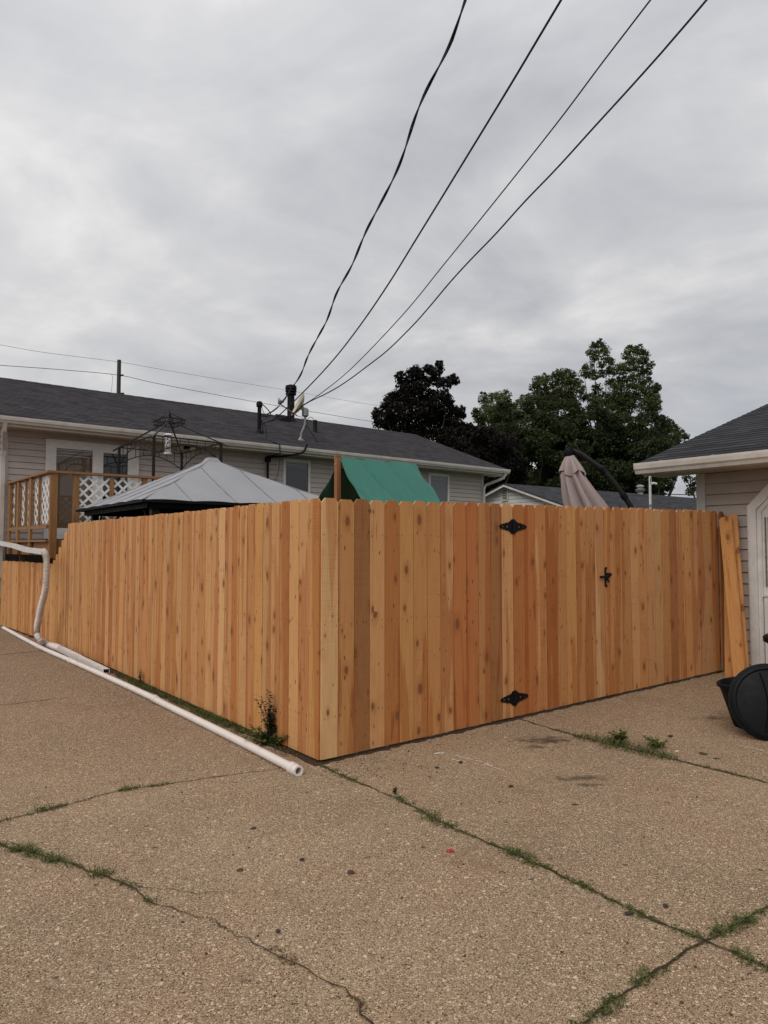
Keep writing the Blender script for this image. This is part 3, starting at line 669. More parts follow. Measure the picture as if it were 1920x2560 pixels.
for sd_ in (0, 1):
    rf.add([roofpt(EL, 0, 0, sd_), roofpt(ER, 0, 0, sd_), roofpt(ER, SLP, 0, sd_), roofpt(EL, SLP, 0, sd_), roofpt(EL, 0, -.03, sd_), roofpt(ER, 0, -.03, sd_), roofpt(ER, SLP, -.03, sd_), roofpt(EL, SLP, -.03, sd_)],
           [(0, 1, 2, 3), (4, 5, 6, 7), (0, 1, 5, 4), (1, 2, 6, 5), (0, 3, 7, 4)], 0, [(EL, 0, 0), (ER, 0, 0), (ER, SLP, 0), (EL, SLP, 0)] * 2)
for i in range(52):       # ridge caps
    u = EL + i * .3
    if u + .31 > ER: break
    for sd_ in (0, 1):
        q = [roofpt(u, SLP - .14, .02, sd_), roofpt(u + .31, SLP - .14, .026, sd_), roofpt(u + .31, SLP + .005, .028, sd_), roofpt(u, SLP + .005, .022, sd_)]
        rf.add(q, [(0, 1, 2, 3)], 0, [(u, 0, 0), (u + .3, 0, 0), (u + .3, .1, 0), (u, .1, 0)])
rf.build('roof', M_shingle, hs)
for x in (EL + .01, ER - .03):
  for s in (0, 1): part('rake_trim', M_trim, hs, lambda m: [m.hexa([roofpt(x, 0, -.032, s), roofpt(x + .02, 0, -.032, s), roofpt(x + .02, SLP, -.032, s), roofpt(x, SLP, -.032, s)],
                                          [roofpt(x, 0, -.17, s), roofpt(x + .02, 0, -.17, s), roofpt(x + .02, SLP - .02, -.17, s), roofpt(x, SLP - .02, -.17, s)])])
part('soffit', M_soffit, hs, lambda m: ([m.box(H, EL + .03 + i * .30, EL + .03 + i * .30 + .293, .025, NW + .02, ZS, ZS + .012 + .002 * (i % 2)) for i in range(51)], m.box(H, EL + .03, ER - .03, .025, NW + .2, ZS + .016, ZS + .02)))
part('fascia', M_gutter, hs, lambda m: m.box(H, EL + .01, ER - .01, 0, .022, ZS - .012, ZE - .01))
part('gutter', M_gutter, hs, lambda m: m.extrude(GPROF, lambda x, z: H.P(EL, -.001 - x, ZE - .13 + z), lambda x, z: H.P(ER, -.001 - x, ZE - .13 + z)))
part('eave_return', M_gutter, hs, lambda m: m.box(H, ER - .35, ER - .032, .024, NW + .05, ZS - .02, ZE - .03))
# downspouts
def rect_pipe(m, pts, w_=.075, h_=.055, side=None):
    for p, q in zip(pts[:-1], pts[1:]):
        d = (q - p).normalized(); m.beam(p - d * .008, q + d * .008, w_, h_, up=side or H.v)
part('downspout', M_gutter, hs, lambda m: rect_pipe(m, [H.P(HR + .45, -.06, ZE - .13), H.P(HR + .42, .0, ZE - .27), H.P(HR + .05, NW - .06, ZS - .33), H.P(HR - .02, NW - .05, ZS - .45), H.P(HR - .02, NW - .05, .3)]))
part('downspout', M_gutter, hs, lambda m: rect_pipe(m, [H.P(HL - .10, -.06, ZE - .13), H.P(HL - .10, .0, ZS - .10), H.P(HL + .0, NW - .06, ZS - .42), H.P(HL - .01, NW - .05, ZS - .52), H.P(HL - .01, NW - .05, .9)]))
# windows from their corners on the wall plane
def window(s0, s1, z0, z1, fw, gm, sill=True, bars=(), slats=True):
    def fr_(m):
        y0, y1 = NW - .035, NW + .012
        m.box(H, s0, s0 + fw, y0, y1, z0, z1); m.box(H, s1 - fw, s1, y0, y1, z0, z1)
        m.box(H, s0 + fw, s1 - fw, y0 + .002, y1, z1 - fw, z1); m.box(H, s0 + fw, s1 - fw, y0 + .002, y1, z0, z0 + fw)
        i = .018
        m.box(H, s0 - i, s1 + i, y0 + .016, y1, z1 + .001, z1 + i); m.box(H, s0 - i, s0 - .001, y0 + .016, y1, z0, z1); m.box(H, s1 + .001, s1 + i, y0 + .016, y1, z0, z1)
    f = part('window', M_white, hs, fr_)
    part('pane', gm, f, lambda m: m.box(H, s0 + fw - .004, s1 - fw + .004, NW - .014, NW - .008, z0 + fw - .004, z1 - fw + .004))
    if sill: part('sill', M_white, f, lambda m: m.box(H, s0 - .03, s1 + .03, NW - .06, NW - .036, z0 - .03, z0 + .012))
    if slats: part('blind', M_blade, f, lambda m: [m.box(H, s0 + fw + .01, s1 - fw - .01, NW - .0165, NW - .0145, z1 - fw - .02 - k * .045, z1 - fw - .014 - k * .045) for k in range(3)])
    return f
sA, zA = wallpt(708, 1147); sB, _ = wallpt(774, 1150); window(sA, sB, zA - 1.15, zA, .06, M_glass)
sC, zC = wallpt(1071, 1183); sD, _ = wallpt(1121, 1187); window(sC, sD, zC - 1.15, zC, .065, M_glass3)
# patio door
s0, zt = wallpt(114, 1097); s1, _ = wallpt(346, 1122); zb = 1.66
def pd(m):
    w_ = s1 - s0; mid = s0 + w_ * .545; y0, y1 = NW - .05, NW + .012
    m.box(H, s0, s1, y0, y1, zt - .09, zt); m.box(H, s0, s1, y0, y1, zb, zb + .22)
    m.box(H, s0, s0 + .20, y0 + .002, y1, zb + .22, zt - .09); m.box(H, s1 - .24, s1, y0 + .002, y1, zb + .22, zt - .09); m.box(H, mid - .12, mid + .10, y0 - .004, y1, zb + .22, zt - .09)
    m.box(H, s0 + .20, mid - .12, y0 + .004, y1, zt - .17, zt - .09); m.box(H, mid + .10, s1 - .24, y0 + .004, y1, zt - .19, zt - .09)
pdo = part('patio_door', M_white, hs, pd); mid = s0 + (s1 - s0) * .545
part('pane', M_glass2, pdo, lambda m: m.box(H, s0 + .196, mid - .118, NW - .022, NW - .014, zb + .218, zt - .168))
part('pane', M_glass, pdo, lambda m: m.box(H, mid + .098, s1 - .236, NW - .022, NW - .014, zb + .218, zt - .188))
part('blind', M_blade, pdo, lambda m: [m.box(H, s0 + .21, mid - .13, NW - .027, NW - .0235, zt - .20 - k * .06, zt - .192 - k * .06) for k in range(3)])
# floodlight under the soffit
sF, zF = wallpt(463, 1112)
fl = part('floodlight', M_black, hs, lambda m: (m.lathe(H.P(sF, NW - .02, zF), -H.v, [(.0, .0), (.1, .0), (.1, .05), (.05, .09), (0, .09)], 14),))
for s in (-1, 1): part('lamp', M_white, fl, lambda m: m.lathe(H.P(sF + s * .14, NW - .1, zF - .08), V((s * .25, -.8, -.45)), [(0, -.06), (.04, -.05), (.065, .05), (.06, .07), (0, .075)], 14), True)
# chimney flue, vents, mast on the roof slope
def rooffoot(px, py):
    k = SLP; nrm = (H.v * -(ZR - ZE) + Z * RUN).normalized(); return onplane(px, py, H.P(0, 0, ZE), nrm)
pf = rooffoot(727, 1052)
def flue(m):
    m.lathe(pf, Z, [(.2, -.1), (.16, .04), (.115, .08), (.11, .80), (.165, .81), (.165, .86), (.13, .87), (.175, .90), (.175, .95), (.14, .96), (.18, .99), (.17, 1.09), (.06, 1.13), (0, 1.13)], 22)
part('chimney', M_black, hs, flue, True)
pb = rooffoot(705, 1052)
part('box_vent', M_black, hs, lambda m: (m.hexa([pb + H.u * x + H.v * y - Z * .08 for x, y in ((-.16, -.16), (.24, -.16), (.24, .2), (-.16, .2))], [pb + H.u * x + H.v * y + Z * (.17 + y * .3) for x, y in ((-.12, -.14), (.2, -.14), (.2, .18), (-.12, .18))])))
pv = rooffoot(788, 1081); part('vent_pipe', M_black, hs, lambda m: m.lathe(pv, Z, [(.11, -.05), (.09, .02), (.062, .06), (.06, .36), (.05, .36), (.05, .2), (0, .2)], 14), True)
pm = rooffoot(648, 1083); mh = (1083 - 1004) / FPX * pm.y
def mast(m):
    m.tube([pm - Z * .1, pm + Z * (mh - .06), pm + Z * mh], [.05, .05, .05], 12); m.lathe(pm, Z, [(.14, -.08), (.11, .02), (.07, .07), (.05, .1)], 14)
    m.lathe(pm + Z * (mh - .12), Z, [(.05, -.02), (.078, .0), (.085, .07), (.065, .13), (0, .15)], 14)
    for h in (.28, .30, mh * .58): m.tube([pm + Z * h - H.v * .02, pm + Z * h - H.v * .14], .02, 6)
part('service_mast', M_black, hs, mast, True)
mt = pm + Z * mh
def bez(pts, n=14):
    """Catmull-Rom through the points"""
    P = [pts[0] * 2 - pts[1]] + list(pts) + [pts[-1] * 2 - pts[-2]]; out = []
    for i in range(1, len(P) - 2):
        for k in range(n):
            t = k / n; a, b, c, d = P[i - 1:i + 3]
            out.append(.5 * ((2 * b) + (c - a) * t + (2 * a - 5 * b + 4 * c - d) * t * t + (3 * b - a - 3 * c + d) * t ** 3))
    return out + [P[-2]]
def zz2(x, y): return 400 + x / 3.456, 880 + y / 3.456
def cable(m, zp, Y, r):
    m.tube(bez([at(*zz2(x, y), Y + dy) for x, y, dy in zp], 6), r, 5)
Ym = pm.y
part('service_cable', M_black, hs, lambda m: (
    cable(m, [(875, 445, 0), (910, 475, -.1), (945, 515, -.15), (955, 545, -.15), (915, 555, -.1), (880, 552, 0)], Ym, .014),
    cable(m, [(875, 460, 0), (890, 510, -.1), (925, 570, -.1)], Ym, .008),
    cable(m, [(870, 620, 0), (885, 630, -.1), (890, 690, -.1), (888, 740, -.1)], Ym, .012),
    cable(m, [(900, 615, 0), (915, 660, -.2), (920, 760, -.7)], Ym, .014)))
sK, zK = wallpt(666, 1130)
def conduit(m):
    q = H.P(sK, NW - .07, 0)
    m.tube([V((q.x, q.y, .4)), V((q.x, q.y, ZS - .05)), ], .03, 8)
    e = H.P(sK, -.16, ZE + .02); m.tube(bez([V((q.x, q.y, ZS - .07)), H.P(sK + .25, .2, ZS - .06), H.P(sK + .62, -.12, ZS + .02), H.P(sK + .72, -.17, ZE - .02), H.P(sK + .76, -.17, ZE + .08)], 8), .024, 6)
    m.tube([at(*zz2(920, 760), Ym - .7), H.P(sK - .02, -.15, ZE + .0), H.P(sK, -.14, ZS - .05), H.P(sK, NW - .1, ZS - .06)], .014, 6)
    m.tube(bez([H.P(sK + .28, .3, ZS - .05), H.P(sK + .3, NW - .05, ZS - .5), H.P(sK + .15, NW - .05, 2.9), H.P(sK + .05, NW - .05, 1.4)], 8), .006, 5)
    m.box(H, sK - .06, sK + .06, NW - .12, NW - .03, ZS - .2, ZS - .08)
part('wall_conduit', M_black, hs, conduit)

# satellite dish (rests on the roof)
pdish = rooffoot(751, 1101); dsh = empty('satellite_dish', pdish, 'weathered cream satellite dish on a bent grey mast on the roof', 'satellite dish')
def zD(x, y, dy=0): return at(*zz2(x, y), pdish.y + dy)
topm = zD(1255, 545)
part('mast', M_grey, dsh, lambda m: (m.tube([pdish - Z * .03, zD(1222, 700, 0), zD(1252, 630), topm], .032, 10), m.lathe(pdish, Z, [(.12, -.04), (.12, .0), (.05, .03), (.04, .08)], 10)), True)
part('brace', M_frame, dsh, lambda m: (m.tube([zD(1258, 625), rooffoot(*zz2(1370, 790))], .011, 6), m.tube([zD(1258, 625), rooffoot(*zz2(1268, 785))], .011, 6)))
part('bracket', M_grey, dsh, lambda m: (m.lathe(topm - Z * .05, Z, [(.05, 0), (.09, .03), (.09, .2), (.05, .24), (0, .24)], 10), m.beam(topm + Z * .1, zD(1215, 470), .12, .1)))
dc = zD(1208, 462); e1 = zD(1268, 362); e2 = zD(1165, 555); ax_up = (e1 - e2).normalized()
dn = V((-.86, -.30, .42)); dn = (dn - ax_up * dn.dot(ax_up)).normalized(); ax_s = dn.cross(ax_up)
def dish(m):
    RU = (e1 - e2).length / 2; RS = RU * .95; vs = []; fs = []; nr, na = 6, 28
    for lay in (0, 1):
        for i in range(nr + 1):
            r = i / nr
            for j in range(na):
                a = 2 * math.pi * j / na; vs.append(dc + ax_up * RU * r * math.cos(a) + ax_s * RS * r * math.sin(a) + dn * (.13 * r * r - .06 - lay * .012))
    B = (nr + 1) * na
    for l in (0, B):
        for i in range(nr):
            for j in range(na): fs.append((l + i * na + j, l + i * na + (j + 1) % na, l + (i + 1) * na + (j + 1) % na, l + (i + 1) * na + j))
    for j in range(na): fs.append((nr * na + j, nr * na + (j + 1) % na, B + nr * na + (j + 1) % na, B + nr * na + j))
    m.add(vs, fs)
part('reflector', varied('aged_cream', (.50, .43, .32), .5, .25, 10, dirt=(.25, .2, .14)), dsh, dish, True)
part('arm', M_grey, dsh, lambda m: m.tube([zD(1185, 552, -.05), zD(1110, 500, -.28), zD(1038, 448, -.5)], .018, 6))
part('receiver', M_grey, dsh, lambda m: (m.lathe(zD(1030, 425, -.52), V((.9, .2, 0)), [(0, -.03), (.085, -.03), (.09, 0), (.04, .03), (.035, .12), (0, .12)], 12), m.tube([zD(1038, 448, -.5), zD(1052, 425, -.5)], .03, 8)), True)
part('cable', M_black, dsh, lambda m: (cable(m, [(1180, 552, 0), (1225, 565, 0), (1250, 600, 0), (1256, 650, 0)], pdish.y, .007), cable(m, [(1262, 600, 0), (1285, 570, 0), (1312, 565, 0), (1328, 590, 0), (1330, 610, .2)], pdish.y, .007)))

# ------------------------------------------------------------------ deck
DZ = 1.61
dk = empty('wooden_deck', F.P(1.6, 9.8, 0), 'raised brown stained wooden deck with white lattice railing', 'deck')
A0, B0 = .06, 8.4; A1, B1 = -.07, 11.25; AE = 3.9
part('floor', M_stain, dk, lambda m: [m.hexa(*[[F.P(A0 + .02, B0 + .145 * i, z), F.P(AE, B0 + .145 * i, z), F.P(AE, B0 + .145 * i + .139, z), F.P(A0 + .02, B0 + .145 * i + .139, z)] for z in (DZ - .035, DZ)]) for i in range(19)])
part('rim_board', M_stain, dk, lambda m: (m.beam(F.P(A0, B0 + .02, DZ - .14), F.P(AE, B0 + .02, DZ - .14), .04, .22), m.beam(F.P(A0 - .0, B0 + .06, DZ - .14), F.P(A1, B1, DZ - .14), .04, .22), m.beam(F.P(A0 - .02, B0 + .0, DZ - .015), F.P(A1 - .02, B1, DZ - .015), .14, .03)))
def sidept(t, off=0, z=0): return F.P(A0 + (A1 - A0) * t + off, B0 + (B1 - B0) * t, z)
RZ = 2.71
def frontx(px):
    p = onplane(px, 1200, F.P(0, B0), F.v); return F.ab(p)[0]
part('corner_post', M_stain, dk, lambda m: m.box(F, A0 - .035, A0 + .075, B0 - .03, B0 + .07, DZ - .3, RZ))
fx = [frontx(191), frontx(280), frontx(362)]
for x, w_ in zip(fx, (.09, .06, .09)): part('post', M_stain, dk, lambda m: m.box(F, x - w_ / 2, x + w_ / 2, B0 - .02, B0 + .05, DZ - .25, RZ - .002))
part('post', M_stain, dk, lambda m: m.box(F, AE - .09, AE, B0 - .02, B0 + .07, 0, RZ - .002))
for a, b in ((A0 + .1, B0 + .2), (1.9, B0 + .2), (A0, B1 - .3)): part('post', M_stain, dk, lambda m: m.box(F, a, a + .09, b, b + .09, 0, DZ - .04))
def side_t(px):
    n_ = (sidept(1) - sidept(0)).cross(Z).normalized(); p = onplane(px, 1250, sidept(0), n_); dv_ = sidept(1) - sidept(0); return (p - sidept(0)).dot(dv_) / dv_.dot(dv_)
for px, w_ in ((54, .16), (85, .17), (32, .20)):
    t = side_t(px); part('post', M_stain, dk, lambda m: m.beam(sidept(t, -.05, DZ - .25), sidept(t, -.05, RZ - .01), .04, w_, up=F.v))
for px in (46, 71, 105):
    t = side_t(px); part('baluster', M_stain, dk, lambda m: m.beam(sidept(t, -.04, DZ + .22), sidept(t, -.04, RZ - .01), .035, .05, up=F.v))
part('top_rail', M_stain, dk, lambda m: (m.beam(F.P(A0 - .08, B0 + .02, RZ + .02), F.P(AE, B0 + .02, RZ + .02), .15, .038), m.beam(sidept(-.02, -.02, RZ + .018), sidept(1, -.02, RZ + .018), .15, .036)))
part('bottom_rail', M_stain, dk, lambda m: (m.beam(F.P(fx[0], B0 + .02, DZ + .1), F.P(AE, B0 + .02, DZ + .1), .04, .09), m.beam(sidept(.02, -.045, DZ + .22), sidept(1, -.045, DZ + .22), .05, .06)))
def lattice(m, f, w_, h, sp=.18, lw=.05):
    def clip(c, s):
        # line x - s*z = c clipped to rectangle
        pts = []
        for z in (0, h):
            x = c + s * z
            if -1e-6 <= x <= w_ + 1e-6: pts.append((x, z))
        for x in (0, w_):
            z = (x - c) / s
            if 1e-6 < z < h - 1e-6: pts.append((x, z))
        return pts[:2] if len(pts) >= 2 else None
    for s, d in ((1, 0), (-1, .006)):
        c = -h if s > 0 else 0
        while c < w_ + h:
            q = clip(c, s)
            if q and math.hypot(q[0][0] - q[1][0], q[0][1] - q[1][1]) > .03:
                (x0, z0), (x1, z1) = q; L = math.hypot(x1 - x0, z1 - z0); nx, nz = -(z1 - z0) / L * lw / 2, (x1 - x0) / L * lw / 2
                def cl_(x, z): return max(0, min(w_, x)), max(0, min(h, z))
                cs = [cl_(x0 - nx, z0 - nz), cl_(x1 - nx, z1 - nz), cl_(x1 + nx, z1 + nz), cl_(x0 + nx, z0 + nz)]
                m.hexa([f(x, z, d) for x, z in cs], [f(x, z, d + .005) for x, z in cs])
            c += sp
M_latt = varied('lattice_paint', (.68, .66, .64), .5, .12, 8)
for xa, xb in ((fx[0] + .045, fx[1] - .03), (fx[1] + .03, fx[2] - .045), (fx[2] + .045, AE - .09)):
    part('lattice_panel', M_latt, dk, lambda m: lattice(m, lambda x, z, d: F.P(xa + x, B0 + .005 + d, DZ + .145 + z), xb - xa, RZ - DZ - .15))
Ls = (sidept(1) - sidept(0)).length
part('lattice_panel', M_latt, dk, lambda m: lattice(m, lambda x, z, d: sidept(.035 + x / Ls, -.01 + d, DZ + .26 + z), Ls * .95, RZ - DZ - .27, .20, .055))

# grill canopy frame on the deck
cn = [at(385, 1086, 13.0), at(298, 1116, 14.6), at(449, 1129, 15.4), at(549, 1105, 13.96)]
zc_ = 3.52; N0 = V((cn[0].x, cn[0].y, 0)); uu = F.u * 1.42; vv = V((cn[1].x - cn[0].x, cn[1].y - cn[0].y, 0)).normalized() * 2.0
uu = V((cn[3].x - cn[0].x, cn[3].y - cn[0].y, 0)).normalized() * 1.4
cr = [N0, N0 + vv, N0 + vv + uu, N0 + uu]; ctr = N0 + (uu + vv) * .5
gc = empty('canopy_frame', ctr + Z * DZ, 'bare black metal canopy frame with curved braces standing on the deck', 'canopy frame')
for c in cr: part('post', M_frame, gc, lambda m: m.beam(c + Z * DZ, c + Z * zc_, .045, .045, up=F.v))
apx = ctr + Z * 4.02
def side_truss(m, p, q):
    m.beam(p + Z * zc_, q + Z * zc_, .022, .022); d = q - p; n_ = 16
    arc = [p + d * (i / n_) + Z * (zc_ - .34 + .24 * math.sin(math.pi * i / n_)) for i in range(n_ + 1)]
    m.tube(arc, .011, 5)
    for k in range(1, 8):
        t = k / 8; m.tube([p + d * t + Z * zc_, p + d * t + Z * (zc_ - .34 + .24 * math.sin(math.pi * t))], .008, 4)
for i in range(4): part('side_truss', M_frame, gc, lambda m: side_truss(m, cr[i], cr[(i + 1) % 4]))
for c in cr: part('rafter', M_frame, gc, lambda m: m.beam(apx, apx + (c + Z * zc_ - apx) * 1.13, .025, .025))
def toptier(m):
    t2 = ctr + Z * 4.17; k = .30
    cs = [t2 + (c + Z * zc_ - apx) * k + Z * .0 for c in cr]
    for i in range(4):
        m.beam(t2, t2 + (cs[i] - t2) * 1.12, .02, .02); m.beam(cs[i], cs[(i + 1) % 4], .016, .016); m.beam(cs[i] - Z * .08, cs[(i + 1) % 4] - Z * .08, .016, .016)
        for t in (.2, .4, .6, .8): q = cs[i].lerp(cs[(i + 1) % 4], t); m.tube([q, q - Z * .08], .007, 4)
        m.tube([cs[i], cs[i] - Z * .10], .01, 4)
    m.tube([t2 + Z * .03, apx], .014, 6)
part('top_tier', M_frame, gc, toptier)
# bird feeder hanging from it
bfp = at(420, 1083, 13.6); bf = empty('bird_feeder', bfp - Z * .42, 'white patterned tube bird feeder hanging under the canopy frame', 'bird feeder')
part('tube', mat('feeder_tube', (.5, .5, .5), .4), bf, lambda m: m.lathe(bfp, -Z, [(.052, .04), (.055, .06), (.055, .36), (.05, .38)], 16), True)
t_, b_ = P_(bpy.data.materials['feeder_tube']); t_.links.new(ramp(t_, noise(t_, pos(t_), 38, 2, .5), [(.47, (.07, .06, .06)), (.53, (.62, .60, .58))]), b_.inputs['Base Color'])
part('lid', M_white, bf, lambda m: m.lathe(bfp, -Z, [(0, 0), (.06, .012), (.085, .035), (.085, .045), (.03, .045)], 16), True)
part('tray', M_white, bf, lambda m: m.lathe(bfp, -Z, [(.05, .365), (.075, .37), (.075, .40), (.0, .40)], 16), True)
part('perch', M_frame, bf, lambda m: m.tube([bfp + V((-.11, 0, -.2)), bfp + V((.11, 0, -.2))], .004, 4))
part('hanger', M_frame, bf, lambda m: m.tube([bfp, bfp + Z * .34], .004, 4))

# ------------------------------------------------------------------ big grey gazebo
gzb = empty('gazebo', F.P(2.02, 6.55, 0), 'gazebo with light grey metal hip roof and dark posts in front of deck', 'gazebo')
GC = (2.02, 6.55); HW = 1.63; ZG, ZT = 2.10, 2.89
M_gz = varied('grey_roof_panel', (.29, .29, .31), .6, .16, 1.6, metal=0, bmp=.05, bscale=25)
def ghip(i, u, t):
    """face i, u in -1..1 along the eave, t 0 eave..1 apex"""
    k = HW * (1 - t); a, b = u * k, -k
    for _ in range(i): a, b = -b, a
    zz = ZG + (ZT - ZG) * (t * .94 + .06 * t * t)
    return F.P(GC[0] + a, GC[1] + b, zz)
def groof(m):
    nrm = Z
    for i in range(4):
        K = 24; T = 14; ribs = (-.6, -.2, .2, .6)
        idx = []
        vs = []
        for j in range(T + 1):
            t = j / T * .955
            for k in range(K + 1):
                x = (-1 + 2 * k / K) * HW; lim = HW * (1 - t); x = max(-lim, min(lim, (-1 + 2 * k / K) * lim))
                ph = (x / HW + 1) * 2.5; bul = .018 * abs(math.sin(math.pi * ph)) ** .7
                vs.append(ghip(i, x / lim, t) + Z * bul)
        fs = [(j * (K + 1) + k, j * (K + 1) + k + 1, (j + 1) * (K + 1) + k + 1, (j + 1) * (K + 1) + k) for j in range(T) for k in range(K)]
        m.add(vs, fs)
def gseams(m):
    for i in range(4):
        for x in (-.6, -.2, .2, .6):
            tm = min(.955, 1 - abs(x)); pts = []
            for j in range(9):
                t = tm * j / 8; pts.append(ghip(i, x / max(1e-3, 1 - t) if (1 - t) > abs(x) else math.copysign(1, x), t) + Z * .006)
            m.tube(pts, .008, 5)
        m.tube([ghip(i, 1, t / 10 * .955) + Z * .004 for t in range(11)], .014, 6)
part('roof', M_gz, gzb, groof, True); part('roof_seam', varied('seam_grey', (.15, .15, .165), .4, .1, 4), gzb, gseams, True)
part('roof_cap', M_gz, gzb, lambda m: m.extrude([(-.13, -.13), (.13, -.13), (.13, .13), (-.13, .13)], lambda x, y: F.P(GC[0] + x, GC[1] + y, ZT - .06), lambda x, y: F.P(GC[0] + x * .55, GC[1] + y * .55, ZT + .03)))
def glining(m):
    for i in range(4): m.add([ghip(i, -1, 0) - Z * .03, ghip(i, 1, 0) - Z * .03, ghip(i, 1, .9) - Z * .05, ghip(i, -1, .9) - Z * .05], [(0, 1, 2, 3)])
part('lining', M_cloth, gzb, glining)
def gfas(m):
    for i in range(4):
        p, q = ghip(i, -1, 0), ghip(i, 1, 0); m.beam(p - Z * .012, q - Z * .012, .03, .035)
        c = F.P(*GC, 0); ins = .93
        def pin(p): return V((c.x + (p.x - c.x) * ins, c.y + (p.y - c.y) * ins, p.z))
        m.beam(pin(p) - Z * .06, pin(q) - Z * .06, .05, .07)
part('eave_beam', M_black, gzb, gfas)
for sx in (-1, 1):
    for sy in (-1, 1):
        a, b = GC[0] + sx * 1.4, GC[1] + sy * 1.4
        ps = part('post', M_frame, gzb, lambda m: m.box(F, a - .05, a + .05, b - .05, b + .05, 0, ZG - .04))
        part('brace', M_frame, ps, lambda m: (m.tube([F.P(a - sx * .04, b, 1.6), F.P(a - sx * .4, b, ZG - .08)], .018, 6), m.tube([F.P(a, b - sy * .04, 1.6), F.P(a, b - sy * .4, ZG - .08)], .018, 6)))
def curt(m, side):
    n_ = 90; vs = []
    for i in range(n_ + 1):
        t = i / n_; d = .03 * math.sin(t * 70) + .015 * math.sin(t * 131)
        q = (GC[0] - 1.42 + 2.84 * t, GC[1] - 1.44 + d) if side == 0 else (GC[0] + 1.44 + d, GC[1] - 1.42 + 2.84 * t)
        vs += [F.P(*q, .15), F.P(*q, ZG - .05)]
    m.add(vs, [(2 * i, 2 * i + 2, 2 * i + 3, 2 * i + 1) for i in range(n_)])
for s in (0, 1): part('curtain', M_cloth, gzb, lambda m: curt(m, s), True)

# ------------------------------------------------------------------ play tower with green canopy
pt = empty('play_tower', F.P(3.05, 3.43, 0), 'wooden play tower topped by a green tarp tent canopy', 'play tower')
M_tarp = varied('green_tarp', (.026, .160, .120), .55, .14, 3, bmp=.25, bscale=45)
ZP = 2.655; RA0, RA1, RB = 2.40, 3.70, 3.43
for a in (RA0 - .0, RA1 - .05): part('post', M_playwood, pt, lambda m: (m.box(F, a - .04, a + .02, RB - .032, RB + .032, 0, ZP + (.0 if a < 3 else -.12)), m.box(F, a - .043, a + .023, RB - .036, RB + .036, ZP - .001, ZP + .018) if a < 3 else None))
for a in (RA0 + .1, RA1 - .15):
    for b in (RB - .85, RB + .85): part('leg', M_playwood, pt, lambda m: m.box(F, a - .045, a + .045, b - .045, b + .045, 0, 1.72))
part('platform', M_playwood, pt, lambda m: [m.box(F, RA0, RA1, RB - .85 + i * .142, RB - .85 + i * .142 + .135, 1.2, 1.235) for i in range(12)])
part('ridge_beam', M_playwood, pt, lambda m: m.box(F, RA0, RA1 - .02, RB - .02, RB + .02, ZP - .14, ZP - .06))
def tarp(m, sg):
    K, T = 40, 26; vs = []
    for lay in (0, 1):
        for j in range(T + 1):
            t = j / T
            for i in range(K + 1):
                x = i / K; a = RA0 + .02 + (RA1 - RA0 - .02) * x
                b = sg * ((.92 if sg < 0 else 1.12) * t); z = ZP - .0 - .92 * t * 1.02 + .10 * math.sin(math.pi * t) * -1 * (.55 + .45 * (1 - x)) + .02 * t
                wv = (.034 * math.sin((x * 3.0 - t * 1.4) * 6.0) + .018 * math.sin((x * 6.1 - t * 2.6) * 6.2 + 1) + .005 * math.sin((x * 12 + t * 2) * 5)) * math.sin(math.pi * min(1, t * 1.1 + .05)) 
                a2 = a + .0 * t
                vs.append(F.P(a2, RB + b - lay * .0, z + wv - lay * .006))
    B = (K + 1) * (T + 1); fs = []
    for l in (0, B):
        for j in range(T):
            for i in range(K): o = l + j * (K + 1) + i; fs.append((o, o + 1, o + K + 2, o + K + 1))
    m.add(vs, fs)
part('canopy', M_tarp, pt, lambda m: (tarp(m, -1), tarp(m, 1)), True)
part('bolt', M_grey, pt, lambda m: m.lathe(F.P(RA0 - .04, RB, ZP - .1), -F.u, [(.014, 0), (.012, .008), (0, .009)], 10))

# ------------------------------------------------------------------ cantilever umbrella
UY = 8.4
def z4(x, y, Y=UY): return at(1200 + x / 3.072, 840 + y / 3.072, Y)
um = empty('cantilever_umbrella', F.P(4.9, 1.6, .05), 'closed taupe cantilever umbrella hanging from a curved dark arm', 'umbrella')
M_umb = varied('taupe_fabric', (.33, .262, .255), .85, .1, 4, bmp=.3, bscale=300)
def pleats(m, prof, ph, amp, skirt=0):
    n_ = 72; vs = []
    for (x, y, wl, am) in prof:
        c = z4(x, y); r = wl / 3.072 / FPX * UY
        for j in range(n_):
            a = 2 * math.pi * j / n_; f = 1 + am * (abs(math.sin(4 * a + ph + y * .0012)) * 1.3 - .75) + am * .3 * math.sin(9 * a + y * .004)
            dz = skirt * math.sin(4 * a + ph * 2) * (1 if (x, y, wl, am) == prof[-1] else 0)
            vs.append(c + V((math.cos(a) * r * f, math.sin(a) * r * f * .9, dz)))
    k = len(prof); fs = [(i * n_ + j, i * n_ + (j + 1) % n_, (i + 1) * n_ + (j + 1) % n_, (i + 1) * n_ + j) for i in range(k - 1) for j in range(n_)]
    m.add(vs, fs)
part('canopy', M_umb, um, lambda m: pleats(m, [(693, 935, 36, .1), (700, 1000, 56, .22), (712, 1070, 76, .32), (735, 1130, 90, .36), (765, 1200, 108, .36), (800, 1270, 128, .34), (835, 1340, 142, .34), (880, 1440, 150, .36), (940, 1580, 140, .4), (1010, 1740, 105, .4), (1050, 1840, 60, .3)], .6, .3), True)
part('vent_flap', M_umb, um, lambda m: pleats(m, [(690, 916, 30, .02), (692, 935, 42, .08), (698, 970, 60, .16), (706, 1010, 78, .24), (714, 1058, 92, .28)], .2, .3, .035), True)
armp = [(672, 893), (700, 878), (735, 888), (790, 920), (870, 975), (940, 1030), (1010, 1103), (1062, 1168), (1112, 1240), (1152, 1300), (1195, 1370), (1240, 1470), (1275, 1600), (1295, 1760), (1300, 1980)]
